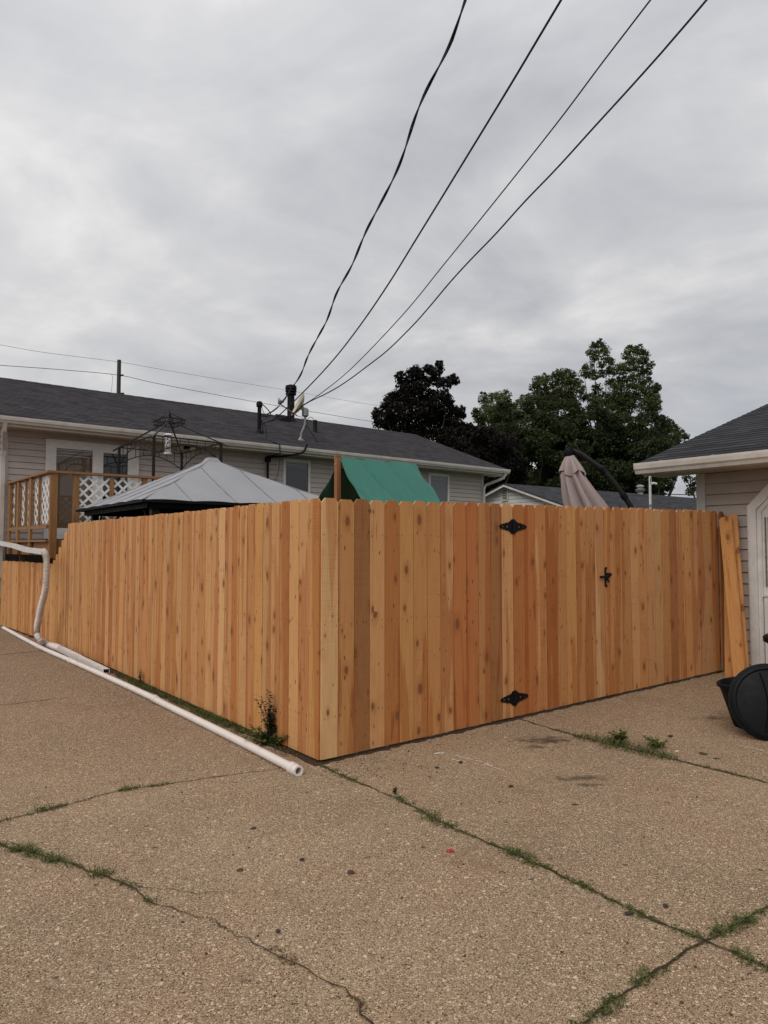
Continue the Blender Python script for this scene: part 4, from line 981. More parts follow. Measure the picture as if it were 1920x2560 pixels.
part('arm', M_frame, um, lambda m: m.tube(bez([z4(x, y) for x, y in armp], 5), [.024] * 11 + [.031] * (14 * 5 + 1 - 11), 10), True)
for (x, y), (x2, y2) in (((925, 1012), (958, 1048)), ((1095, 1214), (1118, 1250))): part('collar', M_black, um, lambda m: m.tube([z4(x, y), z4(x2, y2)], .038, 12), True)
part('hub', M_black, um, lambda m: (m.lathe(z4(683, 905), V((.05, 0, -1)), [(0, -.075), (.045, -.06), (.055, -.02), (.05, .03), (.03, .05), (.03, .09)], 14), m.lathe(z4(690, 880), V((0, -1, 0)), [(0, -.04), (.035, -.04), (.035, .04), (0, .04)], 12)), True)
bs = z4(1300, 1980); part('base', M_frame, um, lambda m: (m.beam(V((bs.x - .5, bs.y, .06)), V((bs.x + .5, bs.y, .06)), .1, .07), m.beam(V((bs.x, bs.y - .5, .06)), V((bs.x, bs.y + .5, .06)), .1, .07), m.tube([V((bs.x, bs.y, .06)), bs], .034, 10)))

# ------------------------------------------------------------------ right garage
gr = empty('garage', F.P(8, -2, .07), 'nearby garage with tan lap siding, dark shingle roof and white door trim', 'garage')
AG = 5.45; GB0, GB1 = .28, -7.0; GZS = 2.36; AE_ = 4.90; GRB = .705; ZGE = 2.485; PITCH = .338
m = MB(); m.box(F, AG + .019, AG + 7, GB1, GB0 - .019, .02, GZS)
m.mi = [0] * len(m.mi)
DB = None
pp = onplane(1876, 1500, F.P(AG - .03, 0), F.u); DB = F.ab(pp)[1]          # outer edge of the door trim
pt1 = onplane(1440 + 1480 / 3.456, 960 + 1062 / 3.456, F.P(AG - .03, 0), F.u); ZDG = pt1.z   # where trim turns diagonal
lap(m, lambda u, o, z: F.P(AG + .012 - o, u, z), lambda z: (DB - max(0, (z - ZDG)) * 1.0 + .0 if z > ZDG else DB, GB0 - .05), .05, GZS, .128)
lap(m, lambda u, o, z: F.P(AG + .012 - o, u, z), lambda z: (GB1, min(DB - 3.2, DB - .6)), .05, GZS, .128)
lap(m, lambda u, o, z: F.P(u, GB0 - .012 + o, z), lambda z: (AG + .05, AG + 7), .05, GZS, .128)
def gg(z): k = (z - GZS) / PITCH; return (AG + max(0, k - .2), AG + 7 - max(0, k - .2))
lap(m, lambda u, o, z: F.P(u, GB0 - .012 + o, z), gg, GZS, GZS + 1.5, .128)
# diagonal fill above the door
zz = ZDG
m.build('wall', M_sidingR, gr)
part('corner_trim', M_trim, gr, lambda m: (m.box(F, AG - .012, AG + .0115, GB0 - .095, GB0 + .012, .03, GZS - .003), m.box(F, AG - .009, AG + .09, GB0 - .011, GB0 + .014, .03, GZS - .003)))
def gslope(a, u, h=0, far=0):
    k = math.hypot(1, PITCH); x = a / k; nx, nz = -PITCH / k * h, h / k
    xx = AE_ + x + nx
    if far: xx = 2 * (AG + 3.5) - xx
    return F.P(xx, u, ZGE + x * PITCH + nz)
GSL = (AG + 3.5 - AE_) * math.hypot(1, PITCH)
m = MB(); courses(m, lambda u, d, h: gslope(d, -u, h + .012), lambda d: (-GRB + .02, 7.3), GSL, .145, .008, 2)
for f_ in (0, 1):
    q = [gslope(0, GRB - .02, 0, f_), gslope(0, -7.3, 0, f_), gslope(GSL, -7.3, 0, f_), gslope(GSL, GRB - .02, 0, f_)]; q2 = [p - Z * .03 for p in q]
    m.add(q + q2, [(0, 1, 2, 3), (4, 5, 6, 7), (0, 1, 5, 4), (0, 3, 7, 4)], 0, [(0, 0, 0), (8, 0, 0), (8, GSL, 0), (0, GSL, 0)] * 2)
m.build('roof', M_shingle2, gr)
for b in (GRB - .04, -7.2):
  for f_ in (0, 1): part('rake_trim', M_gutter, gr, lambda m: [m.hexa([gslope(0, b, -.034, f_), gslope(0, b - .02, -.034, f_), gslope(GSL, b - .02, -.034, f_), gslope(GSL, b, -.034, f_)], [gslope(0, b, -.17, f_), gslope(0, b - .02, -.17, f_), gslope(GSL, b - .02, -.17, f_), gslope(GSL, b, -.17, f_)])])
part('soffit', M_soffit, gr, lambda m: ([m.box(F, AE_ + .022, AG + .01, GRB - .06 - .30 * i - .294, GRB - .06 - .30 * i, GZS, GZS + .01 + .002 * (i % 2)) for i in range(26)], m.box(F, AE_ + .022, AG + .02, -7.1, GRB - .07, GZS + .014, GZS + .018),
     m.hexa([F.P(AG + .011, GB0 + .015, GZS), F.P(AG + .011, GRB - .062, GZS), F.P(AG + 3.5, GRB - .062, GZS + 3.2 * PITCH), F.P(AG + 3.5, GB0 + .015, GZS + 3.2 * PITCH)], [F.P(AG + .011, GB0 + .015, GZS + .01), F.P(AG + .011, GRB - .062, GZS + .01), F.P(AG + 3.5, GRB - .062, GZS + .01 + 3.2 * PITCH), F.P(AG + 3.5, GB0 + .015, GZS + .01 + 3.2 * PITCH)])))
part('fascia', M_gutter, gr, lambda m: m.box(F, AE_, AE_ + .02, -7.1, GRB - .03, GZS - .01, ZGE - .01))
part('eave_return', M_gutter, gr, lambda m: m.box(F, AE_ + .021, AG + .0, GRB - .058, GRB - .035, GZS - .015, ZGE - .005))
part('gutter', M_gutter, gr, lambda m: (m.extrude(GPROF, lambda x, z: F.P(AE_ - .001 - x, GRB - .01, ZGE - .13 + z), lambda x, z: F.P(AE_ - .001 - x, -7.2, ZGE - .13 + z)),
     [m.box(F, AE_ - .127, AE_ + .01, GRB - .35 - i * .62, GRB - .37 - i * .62, ZGE - .006, ZGE + .0) for i in range(8)]))
# door trim with a clipped upper corner, and the door behind it
dw = .135; TW = 3.0; TOPD = GZS - .09
def ring(off):
    z1 = ZDG + off * -.0; x0 = DB - off; c = (TOPD - ZDG)
    return [(x0, .03), (x0, ZDG - off * .41), (DB - c - off * .41 * 1.0, TOPD - off), (DB - TW + c + off * .41, TOPD - off), (DB - TW + off, ZDG - off * .41), (DB - TW + off, .03)]
def trim(m, o1, o2, d0, d1):
    A_, B_ = ring(o1), ring(o2)
    for i in range(5):
        q = [A_[i], A_[i + 1], B_[i + 1], B_[i]]
        m.hexa([F.P(AG + d0, b, z) for b, z in q], [F.P(AG + d1, b, z) for b, z in q])
dr = part('door_trim', M_white, gr, lambda m: (trim(m, 0, .085, .011, -.04), trim(m, .087, .135, .011, -.018), trim(m, -.02, -.001, .011, -.022)))
def gdoor(m):
    for k in range(4):
        z0 = .06 + k * .53; z1 = min(z0 + .52, TOPD - .02); cz = (TOPD - ZDG)
        m.box(F, AG + .0, AG + .03, DB - TW + .15, DB - .136, z0, z1 if z1 < ZDG else ZDG)
    m.add([F.P(AG + .001, b, z) for b, z in ring(.136)], [tuple(range(6))])
part('garage_door', M_white, gr, gdoor)
def gpan(m):
    # raised lower board and flaking strips beside the glazing
    m.box(F, AG - .05, AG - .001, DB - 1.6, DB - .16, .1, .95); m.box(F, AG - .065, AG - .001, DB - 1.6, DB - .15, .952, .97)
part('door_panel', M_white, gr, gpan)
def strips(m):
    for x in (.165, .20, .235):
        m.box(F, AG - .012, AG + .0, DB - x - .014, DB - x, 1.06, ZDG - .12)
part('weather_strip', varied('flaked_paint', (.2, .19, .18), .8, .8, 30), gr, strips)

# leaning pickets
def lean_board(b0, a0, b1, a1, tone, label, ztop=1.83):
    mb = MB(); p = F.P(a0, b0, gz(a0) + .004); q = F.P(a1, b1, gz(a0) + ztop); d = (q - p).normalized(); w_ = .139
    side = F.v - d * F.v.dot(d); side.normalize(); nrm = d.cross(side).normalized(); L = (q - p).length; e = .026
    prof = [(-w_ / 2, 0), (w_ / 2, 0), (w_ / 2, L - e * 1.1), (w_ / 2 - e, L), (-w_ / 2 + e, L), (-w_ / 2, L - e * 1.1)]
    o = random.uniform(0, 40); n_ = 6
    vs = [p + side * x + d * y for x, y in prof] + [p + side * x + d * y + nrm * .016 for x, y in prof]; bd = [(x + o, y + o, o) for x, y in prof] * 2
    mb.add(vs, [(i, (i + 1) % n_, n_ + (i + 1) % n_, n_ + i) for i in range(n_)] + [tuple(range(5, -1, -1)), tuple(range(6, 12))], 0, bd, tone)
    tag(mb.build('fence_picket', M_wood), label, 'wood board', 'loose pickets leaning by the garage')
lean_board(-.50, 4.83, -.13, 5.30, (.50, .25, .088), 'front loose cedar picket leaning diagonally on the fence end by the garage', 1.765)
lean_board(-.50, 4.88, -.165, 5.36, TM, 'second loose picket just right behind the front leaning picket', 1.79)
qa, qb = F.ab(gpt(1830, 1698)); qt = F.ab(onplane(1824, 1330, F.P(5.36, 0), F.u))[1]
lean_board(qb, qa, qt, 5.38, TM, 'loose picket standing left behind the front leaning picket', 1.72)
part_o = MB(); picket(part_o, F, 5.34, .10, -.02, .1, 1.90, -1, tone=TD, nails=()); tag(part_o.build('fence_picket', M_wood), 'dark narrow filler board closing the gap between fence and garage', 'wood board')

# ------------------------------------------------------------------ black tub, lid and bin
lb = gpt(1915, 1853); lc = V((lb.x + .075, lb.y + .06, lb.z + .275)); ln_ = (V((-.25, -1, .30))).normalized()
ld = empty('bin_lid', lb, 'round black plastic bin lid leaning on its edge at the right', 'bin lid')
def lid(m):
    m.lathe(lc, ln_, [(0, -.03), (.24, -.03), (.285, -.045), (.292, -.03), (.292, -.008), (.275, .0), (.262, .014), (.25, .016), (.238, .006), (.20, .014), (.1, .028), (0, .032)], 56)
part('disc', M_blackp, ld, lid, True)
lu = (Z - ln_ * Z.dot(ln_)).normalized(); lx = lu.cross(ln_).normalized(); lx = lx if lx.x > 0 else -lx
def strap(m):
    n_ = 16; pts = [(-.215 + .43 * i / n_) for i in range(n_ + 1)]
    for i in range(n_):
        y0, y1 = pts[i], pts[i + 1]
        def wv(y): return .036 + .035 * abs(y / .215) ** 1.6
        def hv(y): return .018 + .035 * (1 - (y / .215) ** 2)
        q = [(-wv(y0), y0), (wv(y0), y0), (wv(y1), y1), (-wv(y1), y1)]
        m.hexa([lc + lx * x + lu * y + ln_ * .004 for x, y in q], [lc + lx * (x * .8) + lu * y + ln_ * hv(y) for x, y in q])
part('handle', M_blackp, ld, strap, True)
part('hole', M_dark, ld, lambda m: m.lathe(lc - lx * .15 + lu * .005, ln_, [(.0, .0235), (.036, .0235), (.038, .018)], 14))
tb = gpt(1897, 1818); tub = empty('plastic_tub', tb, 'open black plastic tub half hidden behind the leaning bin lid', 'tub')
def tubf(m):
    m.lathe(V((tb.x + .02, tb.y + .02, tb.z)), V((-.10, .05, 1)), [(0, .01), (.17, 0), (.19, .01), (.25, .30), (.262, .34), (.275, .34), (.278, .36), (.262, .368), (.25, .35), (.235, .30), (.175, .03), (0, .03)], 40)
part('body', M_blackp, tub, tubf, True)
part('rib', M_blackp, tub, lambda m: [m.tube([V((tb.x + .02, tb.y + .02, tb.z)) + V((math.cos(a) * r0, math.sin(a) * r0, 0)) + V((-.10, .05, 1)).normalized() * h for r0, h in ((.193, .02), (.252, .3))], .006, 4) for a in [2.4 + k * .22 for k in range(12)]])
cb = at(2008, 1800, 6.3); cb.z = .08
can = empty('trash_can', cb, 'tall black trash can cut off by the right picture edge', 'trash can')
part('body', M_blackp, can, lambda m: m.lathe(cb, Z, [(0, 0), (.2, 0), (.215, .02), (.245, .55), (.26, .56), (.27, .60), (.245, .61), (.235, .56), (.2, .03)], 32), True)
part('rim', M_blackp, can, lambda m: m.lathe(cb, Z, [(.246, .575), (.292, .58), (.295, .62), (.27, .64), (.246, .632)], 32), True)

# ------------------------------------------------------------------ pipes on the ground and the downspout extension
pv_ = empty('pvc_pipe', F.P(-.25, 3.5, 0), 'long white plastic pipe lying on the concrete along the fence', 'pipe')
zp = [(30, 1000), (330, 1160), (600, 1280), (960, 1440), (1340, 1615)]
pix = [(x / 3.456, 1280 + y / 3.456) for x, y in zp] + [(400 + 0 / 3.318, 1500 + 845 / 3.318), (400 + 560 / 3.318, 1500 + 1120 / 3.318), (400 + 1095 / 3.318, 1500 + 1392 / 3.318)]
PR = .030; gp = []
for x, y in pix:
    p = onplane(x, y, V((0, 0, PR)), Z); gp.append(p)
part('tube', M_pvc, pv_, lambda m: m.tube(bez(gp, 8), PR, 18), True)
def coll(m, p, d, l, r): d = d.normalized(); m.tube([p - d * l, p - d * (l - .004), p + d * (l - .004), p + d * l], [r * .97, r, r, r * .97], 20)
for x, y in ((330 / 3.456, 1280 + 1160 / 3.456), (605 / 3.456, 1280 + 1283 / 3.456), (1340 / 3.456, 1280 + 1615 / 3.456)):
    p = onplane(x, y, V((0, 0, PR)), Z); part('coupling', M_pvc, pv_, lambda m: coll(m, p, gp[-1] - gp[0], .035, PR + .006), True)
ed = (gp[-1] - gp[-2]).normalized(); pe = gp[-1]
part('end_fitting', M_pvc, pv_, lambda m: m.lathe(pe - ed * .01, ed, [(PR, -.01), (PR + .009, 0), (PR + .009, .05), (PR + .003, .052), (PR + .003, .07), (PR + .006, .072), (PR + .006, .10), (PR - .004, .102), (PR - .008, .1), (PR - .008, -.02)], 24), True)
part('bore', M_dark, pv_, lambda m: m.lathe(pe, ed, [(0, .03), (PR - .009, .03)], 20))
ds = empty('downspout_extension', F.P(-.3, 8.5, 0), 'white downspout extension with ribbed hose dropping in front of the low fence', 'downspout')
AP = -.34
def fa(x, y, a=AP):
    p = onplane(x / 3.456, 1280 + y / 3.456, F.P(a, 0), F.u); return p
q0 = [fa(-160, 235), fa(0, 268), fa(120, 292), fa(228, 326), fa(375, 343)]
part('spout', M_white, ds, lambda m: [m.beam(p - (q - p).normalized() * .01, q + (q - p).normalized() * .01, .055, .075, up=Z) for p, q in zip(q0[:-1], q0[1:])])
hp = [fa(378, 335), fa(396, 380), fa(403, 440), fa(401, 540), fa(396, 640), fa(380, 725), fa(360, 800), fa(343, 880), fa(328, 950), fa(320, 1010), fa(322, 1060), fa(340, 1098)]
g_ = onplane(395 / 3.456, 1280 + 1140 / 3.456, V((0, 0, .06)), Z); g2 = onplane(455 / 3.456, 1280 + 1158 / 3.456, V((0, 0, .05)), Z); g3 = onplane(520 / 3.456, 1280 + 1180 / 3.456, V((0, 0, .045)), Z)
hb = bez(hp + [g_, g2], 18)
hl = subdiv(hb, .012); 
def hose(m):
    rr = [.040 + (.006 if i % 2 else -.004) for i in range(len(hl))]; m.tube(hl, rr, 14)
part('ribbed_hose', M_flex, ds, hose, True)
g4 = onplane(920 / 3.456, 1280 + 1375 / 3.456, V((0, 0, .04)), Z)
part('adapter', M_pvc, ds, lambda m: (m.tube([g2, g2.lerp(g3, .5)], [.05, .05], 14), m.tube([g2.lerp(g3, .4), g3], [.056, .048], 14)), True)
def spout2(m):
    d = (g4 - g3).normalized(); L = (g4 - g3).length; s = d.cross(Z); w_, h = .078, .058
    prof = []
    pr = [(-1, -1), (-.6, -1), (-.5, -.9), (-.2, -.9), (-.1, -1), (.1, -1), (.2, -.9), (.5, -.9), (.6, -1), (1, -1), (1, 1), (.6, 1), (.5, .88), (.2, .88), (.1, 1), (-.1, 1), (-.2, .88), (-.5, .88), (-.6, 1), (-1, 1)]
    n_ = len(pr); vs = []
    for base, k in ((g3, 1), (g3 + d * L * .45, 1), (g3 + d * (L * .45 + .003), .92), (g4, .92), (g4, .82), (g4 - d * .3, .82)):
        for x, z in pr: vs.append(base + s * x * w_ / 2 * k + Z * z * h / 2 * k)
    fs = [(i * n_ + j, i * n_ + (j + 1) % n_, (i + 1) * n_ + (j + 1) % n_, (i + 1) * n_ + j) for i in range(5) for j in range(n_)]
    m.add(vs, fs); 
part('ground_spout', M_white, ds, spout2)
dd = (g4 - g3).normalized(); part('bore', M_dark, ds, lambda m: m.beam(g4 - dd * .02, g4 - dd * .018, .066, .048))

# ------------------------------------------------------------------ neighbour's garage behind
ng = empty('neighbour_garage', F.P(22, 11, 0), 'white sided garage with gable vent and dark roof beyond the fence', 'garage')
NA, NB = 16.4, 13.85; NZ = 3.80; NE = 29.3; NP = .332; NHW = 4.2
def ngw(z): k = min(NHW - .3, (NZ - .1 - z) / NP); return (NB - k, NB + k)
part('wall', M_sidingW, ng, lambda m: (lap(m, lambda u, o, z: F.P(NA + .3 - o, u, z), ngw, 0, NZ - .16, .14, .014), m.box(F, NA + .31, NE - .3, NB - NHW + .3, NB + NHW - .3, 0, NZ - NHW * NP)))
def nsl(a, d, h, s): return F.P(a, NB + s * d, NZ - d * NP + h)
def nroof(m):
    for s in (-1, 1):
        q = [nsl(NA, 0, 0, s), nsl(NE, 0, 0, s), nsl(NE, NHW, 0, s), nsl(NA, NHW, 0, s)]
        m.add(q + [p - Z * .04 for p in q], [(0, 1, 2, 3), (4, 5, 6, 7), (0, 3, 7, 4), (2, 3, 7, 6), (1, 2, 6, 5)], 0, [(0, 0, 0), (13, 0, 0), (13, NHW, 0), (0, NHW, 0)] * 2)
part('roof', M_shingle2, ng, nroof)
for s in (-1, 1):
    for x, dz in ((.01, .12), (.265, .15)):
        part('rake_trim', M_white, ng, lambda m: m.hexa([nsl(NA + x, 0, -.042, s), nsl(NA + x + .03, 0, -.042, s), nsl(NA + x + .03, NHW, -.042, s), nsl(NA + x, NHW, -.042, s)], [nsl(NA + x, 0, -dz, s), nsl(NA + x + .03, 0, -dz, s), nsl(NA + x + .03, NHW, -dz, s), nsl(NA + x, NHW, -dz, s)]))
part('soffit', M_soffit, ng, lambda m: [m.hexa([nsl(NA + .04, .0, -.05, s), nsl(NA + .264, .0, -.05, s), nsl(NA + .264, NHW, -.05, s), nsl(NA + .04, NHW, -.05, s)], [nsl(NA + .04, 0, -.06, s), nsl(NA + .264, 0, -.06, s), nsl(NA + .264, NHW, -.06, s), nsl(NA + .04, NHW, -.06, s)]) for s in (-1, 1)])
vp = onplane(1200 + 192 / 3.072, 840 + 1223 / 3.072, F.P(NA + .27, 0), F.u); va, vb = F.ab(vp)
gv = part('gable_vent', M_white, ng, lambda m: (m.box(F, NA + .24, NA + .28, vb - .16, vb + .16, vp.z - .22, vp.z - .185), m.box(F, NA + .24, NA + .28, vb - .16, vb + .16, vp.z + .185, vp.z + .22), m.box(F, NA + .24, NA + .28, vb - .16, vb - .12, vp.z - .185, vp.z + .185), m.box(F, NA + .24, NA + .28, vb + .12, vb + .16, vp.z - .185, vp.z + .185),
     [m.hexa([F.P(NA + .245, vb - .12, vp.z - .17 + k * .06), F.P(NA + .245, vb + .12, vp.z - .17 + k * .06), F.P(NA + .275, vb + .12, vp.z - .15 + k * .06), F.P(NA + .275, vb - .12, vp.z - .15 + k * .06)], [F.P(NA + .245, vb - .12, vp.z - .16 + k * .06), F.P(NA + .245, vb + .12, vp.z - .16 + k * .06), F.P(NA + .275, vb + .12, vp.z - .14 + k * .06), F.P(NA + .275, vb - .12, vp.z - .14 + k * .06)]) for k in range(6)]))
part('backing', M_dark, gv, lambda m: m.box(F, NA + .277, NA + .281, vb - .125, vb + .125, vp.z - .19, vp.z + .19))
vt = onplane(1440 + 555 / 3.456, 1231, F.P(0, NB), F.v)
part('roof_vent', M_grey, ng, lambda m: m.lathe(vt - Z * .12, Z, [(.14, -.2), (.12, .1), (.2, .18), (.22, .24), (.12, .28), (.12, .34), (.18, .36), (.12, .44), (0, .46)], 16), True)
# pale standpipe in the yard
cp = at(1625, 1210, 13); cq = V((cp.x, cp.y, 0)); sp_ = empty('standpipe', cq, 'slim pale pipe with bent top rising behind the fence', 'pipe')
part('pipe', M_white, sp_, lambda m: m.tube(bez([cq, cq + Z * (cp.z - .06), cp + V((.01, 0, -.01)), cp + V((.06, 0, .015)), cp + V((.12, 0, .0))], 5), .022, 8), True)
for h_ in (.42, .8): part('coupling', M_grey, sp_, lambda m: m.tube([cq + Z * (cp.z - h_), cq + Z * (cp.z - h_ + .05)], .03, 8))
mb = MB(); mb.tube([at(1610, 1234, 20), at(1760, 1238, 19), at(1960, 1243, 18)], .012, 5); tag(mb.build('overhead_wire', M_black), 'thin dark wire low over the roof of the white garage at right', 'wire')

# ------------------------------------------------------------------ overhead wires
def wire(pix, Y0, Y1, r, label, wav=0, end=None, m=M_black, twist=False):
    pts = []; n_ = len(pix)
    for i, (x, y) in enumerate(pix):
        t = i / (n_ - 1); inv = (1 - t) / Y0 + t / Y1      # evenly spaced in image means 1/Y changes evenly
        yy = y * 1.1573; tt = (pix[0][1] - y) / (pix[0][1] - pix[-1][1]); pts.append(at(x * 1.1573, yy, 1 / ((1 - tt) / Y0 + tt / Y1)))
    if end: pts = [end] + pts
    d = pts[-1] - pts[-2]; d = d.normalized(); pts += [pts[-1] + d * 4, pts[-1] + d * 12]
    pl = subdiv(bez(pts, 14), .045 if (wav or twist) else .25); mb = MB()
    if twist:
        for ph in (0, math.pi):
            L = 0; out = []
            for i, p in enumerate(pl):
                if i: L += (p - pl[i - 1]).length
                a = L * 5.0 + ph; k = r * .75
                out.append(p + V((math.cos(a) * k, 0, math.sin(a) * k)) + V((wav * math.sin(L * 3.1), 0, wav * .5 * math.sin(L * 4.7))))
            mb.tube(out, r * .72, 6)
    else:
        L = 0; out = []
        for i, p in enumerate(pl):
            if i: L += (p - pl[i - 1]).length
            out.append(p + V((wav * math.sin(L * 3.3), 0, wav * .6 * math.sin(L * 4.9 + 1))))
        mb.tube(out, r, 7)
    tag(mb.build('overhead_wire', m, None, True), label, 'wire', 'service wires running to the house roof')
zy = lambda x, y: (x / 1.1573, y / 1.1573)
M_wire = mat('wire_black', (.006, .008, .02), .5)
wire([zy(*zz2(880, 552)), zy(*zz2(960, 520)), zy(*zz2(1040, 445)), (632, 838), (700, 700), (763, 560), (830, 425), (880, 305), (930, 180), (970, 90), (1005, 0)], 17.2, 7.2, .0135, 'leftmost thick twisted cable rising from the roof mast', .02, None, M_wire, True)
wire([zy(*zz2(875, 618)), zy(*zz2(1010, 560)), (660, 842), (722, 775), (780, 700), (840, 612), (900, 515), (1000, 352), (1100, 188), (1212, 0)], 17.2, 7.2, .013, 'second overhead wire from the left, straight and black', 0, None, M_wire)
wire([zy(*zz2(1215, 470)), (690, 852), (760, 795), (870, 680), (960, 570), (1065, 440), (1200, 270), (1300, 137), (1405, 0)], 17.0, 7.2, .009, 'thinnest overhead wire, third from the left', 0, None, M_wire)
wire([zy(*zz2(875, 622)), zy(*zz2(1010, 580)), zy(*zz2(1140, 535)), (668, 868), (740, 830), (850, 745), (925, 665), (990, 590), (1100, 473), (1200, 365), (1290, 268), (1410, 135), (1525, 0)], 17.2, 7.2, .012, 'rightmost overhead wire sweeping up to the top right', .006, None, M_wire)
# utility pole and line behind the house
up = at(298, 900, 40); ub = V((up.x, up.y, 0)); upo = empty('utility_pole', ub, 'dark wooden utility pole standing behind the left part of the house roof', 'utility pole')
part('pole', M_pole, upo, lambda m: m.tube([ub, up], [.14, .105], 10), True)
part('bracket', M_black, upo, lambda m: (m.tube([up - Z * .88, up - Z * .88 + V((.25, 0, .02))], .05, 6), m.tube([up - Z * 1.9 + V((.3, 0, 0)), up - Z * 1.9 - V((.1, 0, 0))], .05, 6), m.tube(bez([up - Z * .45 - V((.45, 0, .35)), up - Z * .8 - V((.35, 0, .2)), up - Z * 1.9 - V((.42, 0, 0))], 5), .008, 4)))
def far_wire(pl, label, r):
    mb = MB(); mb.tube(bez([at(x, y, Y) for x, y, Y in pl], 8), r, 5); tag(mb.build('power_line', M_black), label, 'power line', 'lines on the utility pole')
far_wire([(-60, 853, 34), (0, 862, 34.8), (110, 881, 36), (298, 905, 40), (400, 923, 42), (560, 950, 46), (715, 975, 50), (880, 1004, 54), (960, 1017, 57), (1100, 1046, 60)], 'upper thin line crossing behind the utility pole top', .009)
far_wire([(-60, 906, 34), (0, 913, 34.8), (150, 924, 37), (298, 938, 40), (400, 960, 42), (646, 1006, 48), (880, 1046, 54), (960, 1058, 57), (1100, 1078, 60)], 'lower thicker line below the utility pole top', .015)
far_wire([(180, 975, 38), (298, 984, 40), (370, 1000, 42)], 'lowest short line just over the house ridge at the pole', .012)

# ------------------------------------------------------------------ trees
def leaves_np(mb_store, c, r, n, size, squash=.85):
    d = rng.normal(size=(n, 3)); d /= np.linalg.norm(d, axis=1)[:, None]
    rad = r * rng.random(n) ** .42; p = c + d * rad[:, None] * np.array([1, 1, squash])
    a = rng.normal(size=(n, 3)); a /= np.linalg.norm(a, axis=1)[:, None]; b = np.cross(a, rng.normal(size=(n, 3))); b /= np.linalg.norm(b, axis=1)[:, None]
    s = size * rng.uniform(.55, 1.3, n)[:, None]
    q = np.stack([p - a * s, p - b * s * .5, p + a * s, p + b * s * .5], 1); mb_store.append(q); return n
def tree(name, blobs, Y, trunk_px, m, label, n0, size, group=None, limbs=(), leanr=.6, tone_bias=0):
    """blobs: (px, py, radius px, depth offset) clumps of foliage at real positions"""
    base = at(trunk_px, 1368, Y); base.z = 0
    root = empty(name, base, label, 'tree', group); st = []; tone = []
    for (x, y, r, dy) in blobs:
        c = at(x, y, Y + dy); rw = r / FPX * Y; k = max(30, int(n0 * 2.5 * (r / 14) ** 2)); tb_ = random.uniform(-.2, .2)
        # several sub-clumps so the outline breaks up
        for _ in range(9):
            o = rng.normal(size=3); o /= np.linalg.norm(o); o *= rw * rng.uniform(.35, 1.15)
            rr = rw * rng.uniform(.2, .6); nn = leaves_np(st, np.array(c) + o, rr, k // 11, size, .6); tone.append(np.clip(rng.random(nn) * .7 + .15 + tb_ + tone_bias, 0, 1))
        nn = leaves_np(st, np.array(c), rw * 1.25, int(k / 1.8), size); tone.append(np.clip(rng.random(nn) * .7 + .1 + tb_ + tone_bias, 0, 1))
    q = np.concatenate(st); tt = np.concatenate(tone); n_ = len(q)
    off = np.array(base); arr = (q.reshape(-1, 3) - off).astype(np.float32); me = bpy.data.meshes.new('crown')
    me.vertices.add(n_ * 4); me.vertices.foreach_set('co', arr.ravel()); me.loops.add(n_ * 4); me.loops.foreach_set('vertex_index', np.arange(n_ * 4, dtype=np.int32))
    me.polygons.add(n_); me.polygons.foreach_set('loop_start', np.arange(0, n_ * 4, 4, dtype=np.int32))
    me.materials.append(m); me.update(calc_edges=True)
    B = me.attributes.new('tone', 'FLOAT_COLOR', 'POINT'); c4 = np.ones((n_ * 4, 4), dtype=np.float32); c4[:, :3] = np.repeat(tt, 4)[:, None]; B.data.foreach_set('color', c4.ravel())
    o = bpy.data.objects.new('crown', me); col.objects.link(o); o.parent = root
    fork = base + Z * (at(trunk_px, 1180, Y).z * .6)
    def tk(mm):
        mm.tube([base, base.lerp(fork, .5) + V((.05, 0, 0)), fork], [.30, .24, .2], 10)
        for (x, y, r, dy) in blobs[::5]:
            c = at(x, y, Y + dy); mid_ = fork.lerp(c, .5) + V((0, 0, -.1 * (c - fork).length)) * .6
            mm.tube(bez([fork, mid_, c], 4), [.09 - .009 * k for k in range(9)], 5)
    part('trunk', M_bark, root, tk); return root
mz3 = lambda x, y, r, dy=None: (800 + x / 3.456, 880 + y / 3.456, r / 3.456, random.uniform(-1, 1) if dy is None else dy)
mz4 = lambda x, y, r, dy=None: (1200 + x / 3.072, 840 + y / 3.072, r / 3.072, random.uniform(-1.6, 1.6) if dy is None else dy)
maple = [mz3(*b) for b in [(1030, 100, 32), (1040, 140, 36), (920, 140, 36), (960, 170, 45), (1000, 190, 45), (830, 150, 38), (790, 185, 50), (850, 210, 55), (700, 215, 45), (690, 270, 40), (760, 260, 60), (1130, 235, 45), (1165, 250, 38), (1080, 270, 55), (1010, 260, 50), (920, 250, 45),
    (870, 300, 60), (760, 330, 65), (680, 370, 60), (600, 400, 50), (640, 430, 70), (750, 420, 80), (860, 400, 75), (960, 400, 70), (1060, 370, 55), (1100, 420, 55), (1000, 460, 75), (570, 470, 50), (500, 530, 48), (480, 560, 35), (570, 560, 65), (660, 520, 80), (780, 520, 90), (900, 510, 85), (1020, 540, 80), (1120, 500, 60), (1200, 500, 45), (1215, 550, 42),
    (500, 620, 45), (580, 640, 60), (680, 620, 80), (800, 640, 90), (920, 620, 90), (1040, 640, 85), (1150, 590, 65), (1190, 640, 60), (760, 720, 70), (880, 730, 90), (1000, 740, 90), (1100, 720, 80), (1220, 720, 80), (640, 690, 50), (1280, 660, 50), (1320, 720, 60)]]
tree('maple_tree', maple, 42, 1065, M_maple, 'dark maroon leaved tree standing alone behind the house roof', 150, .088)
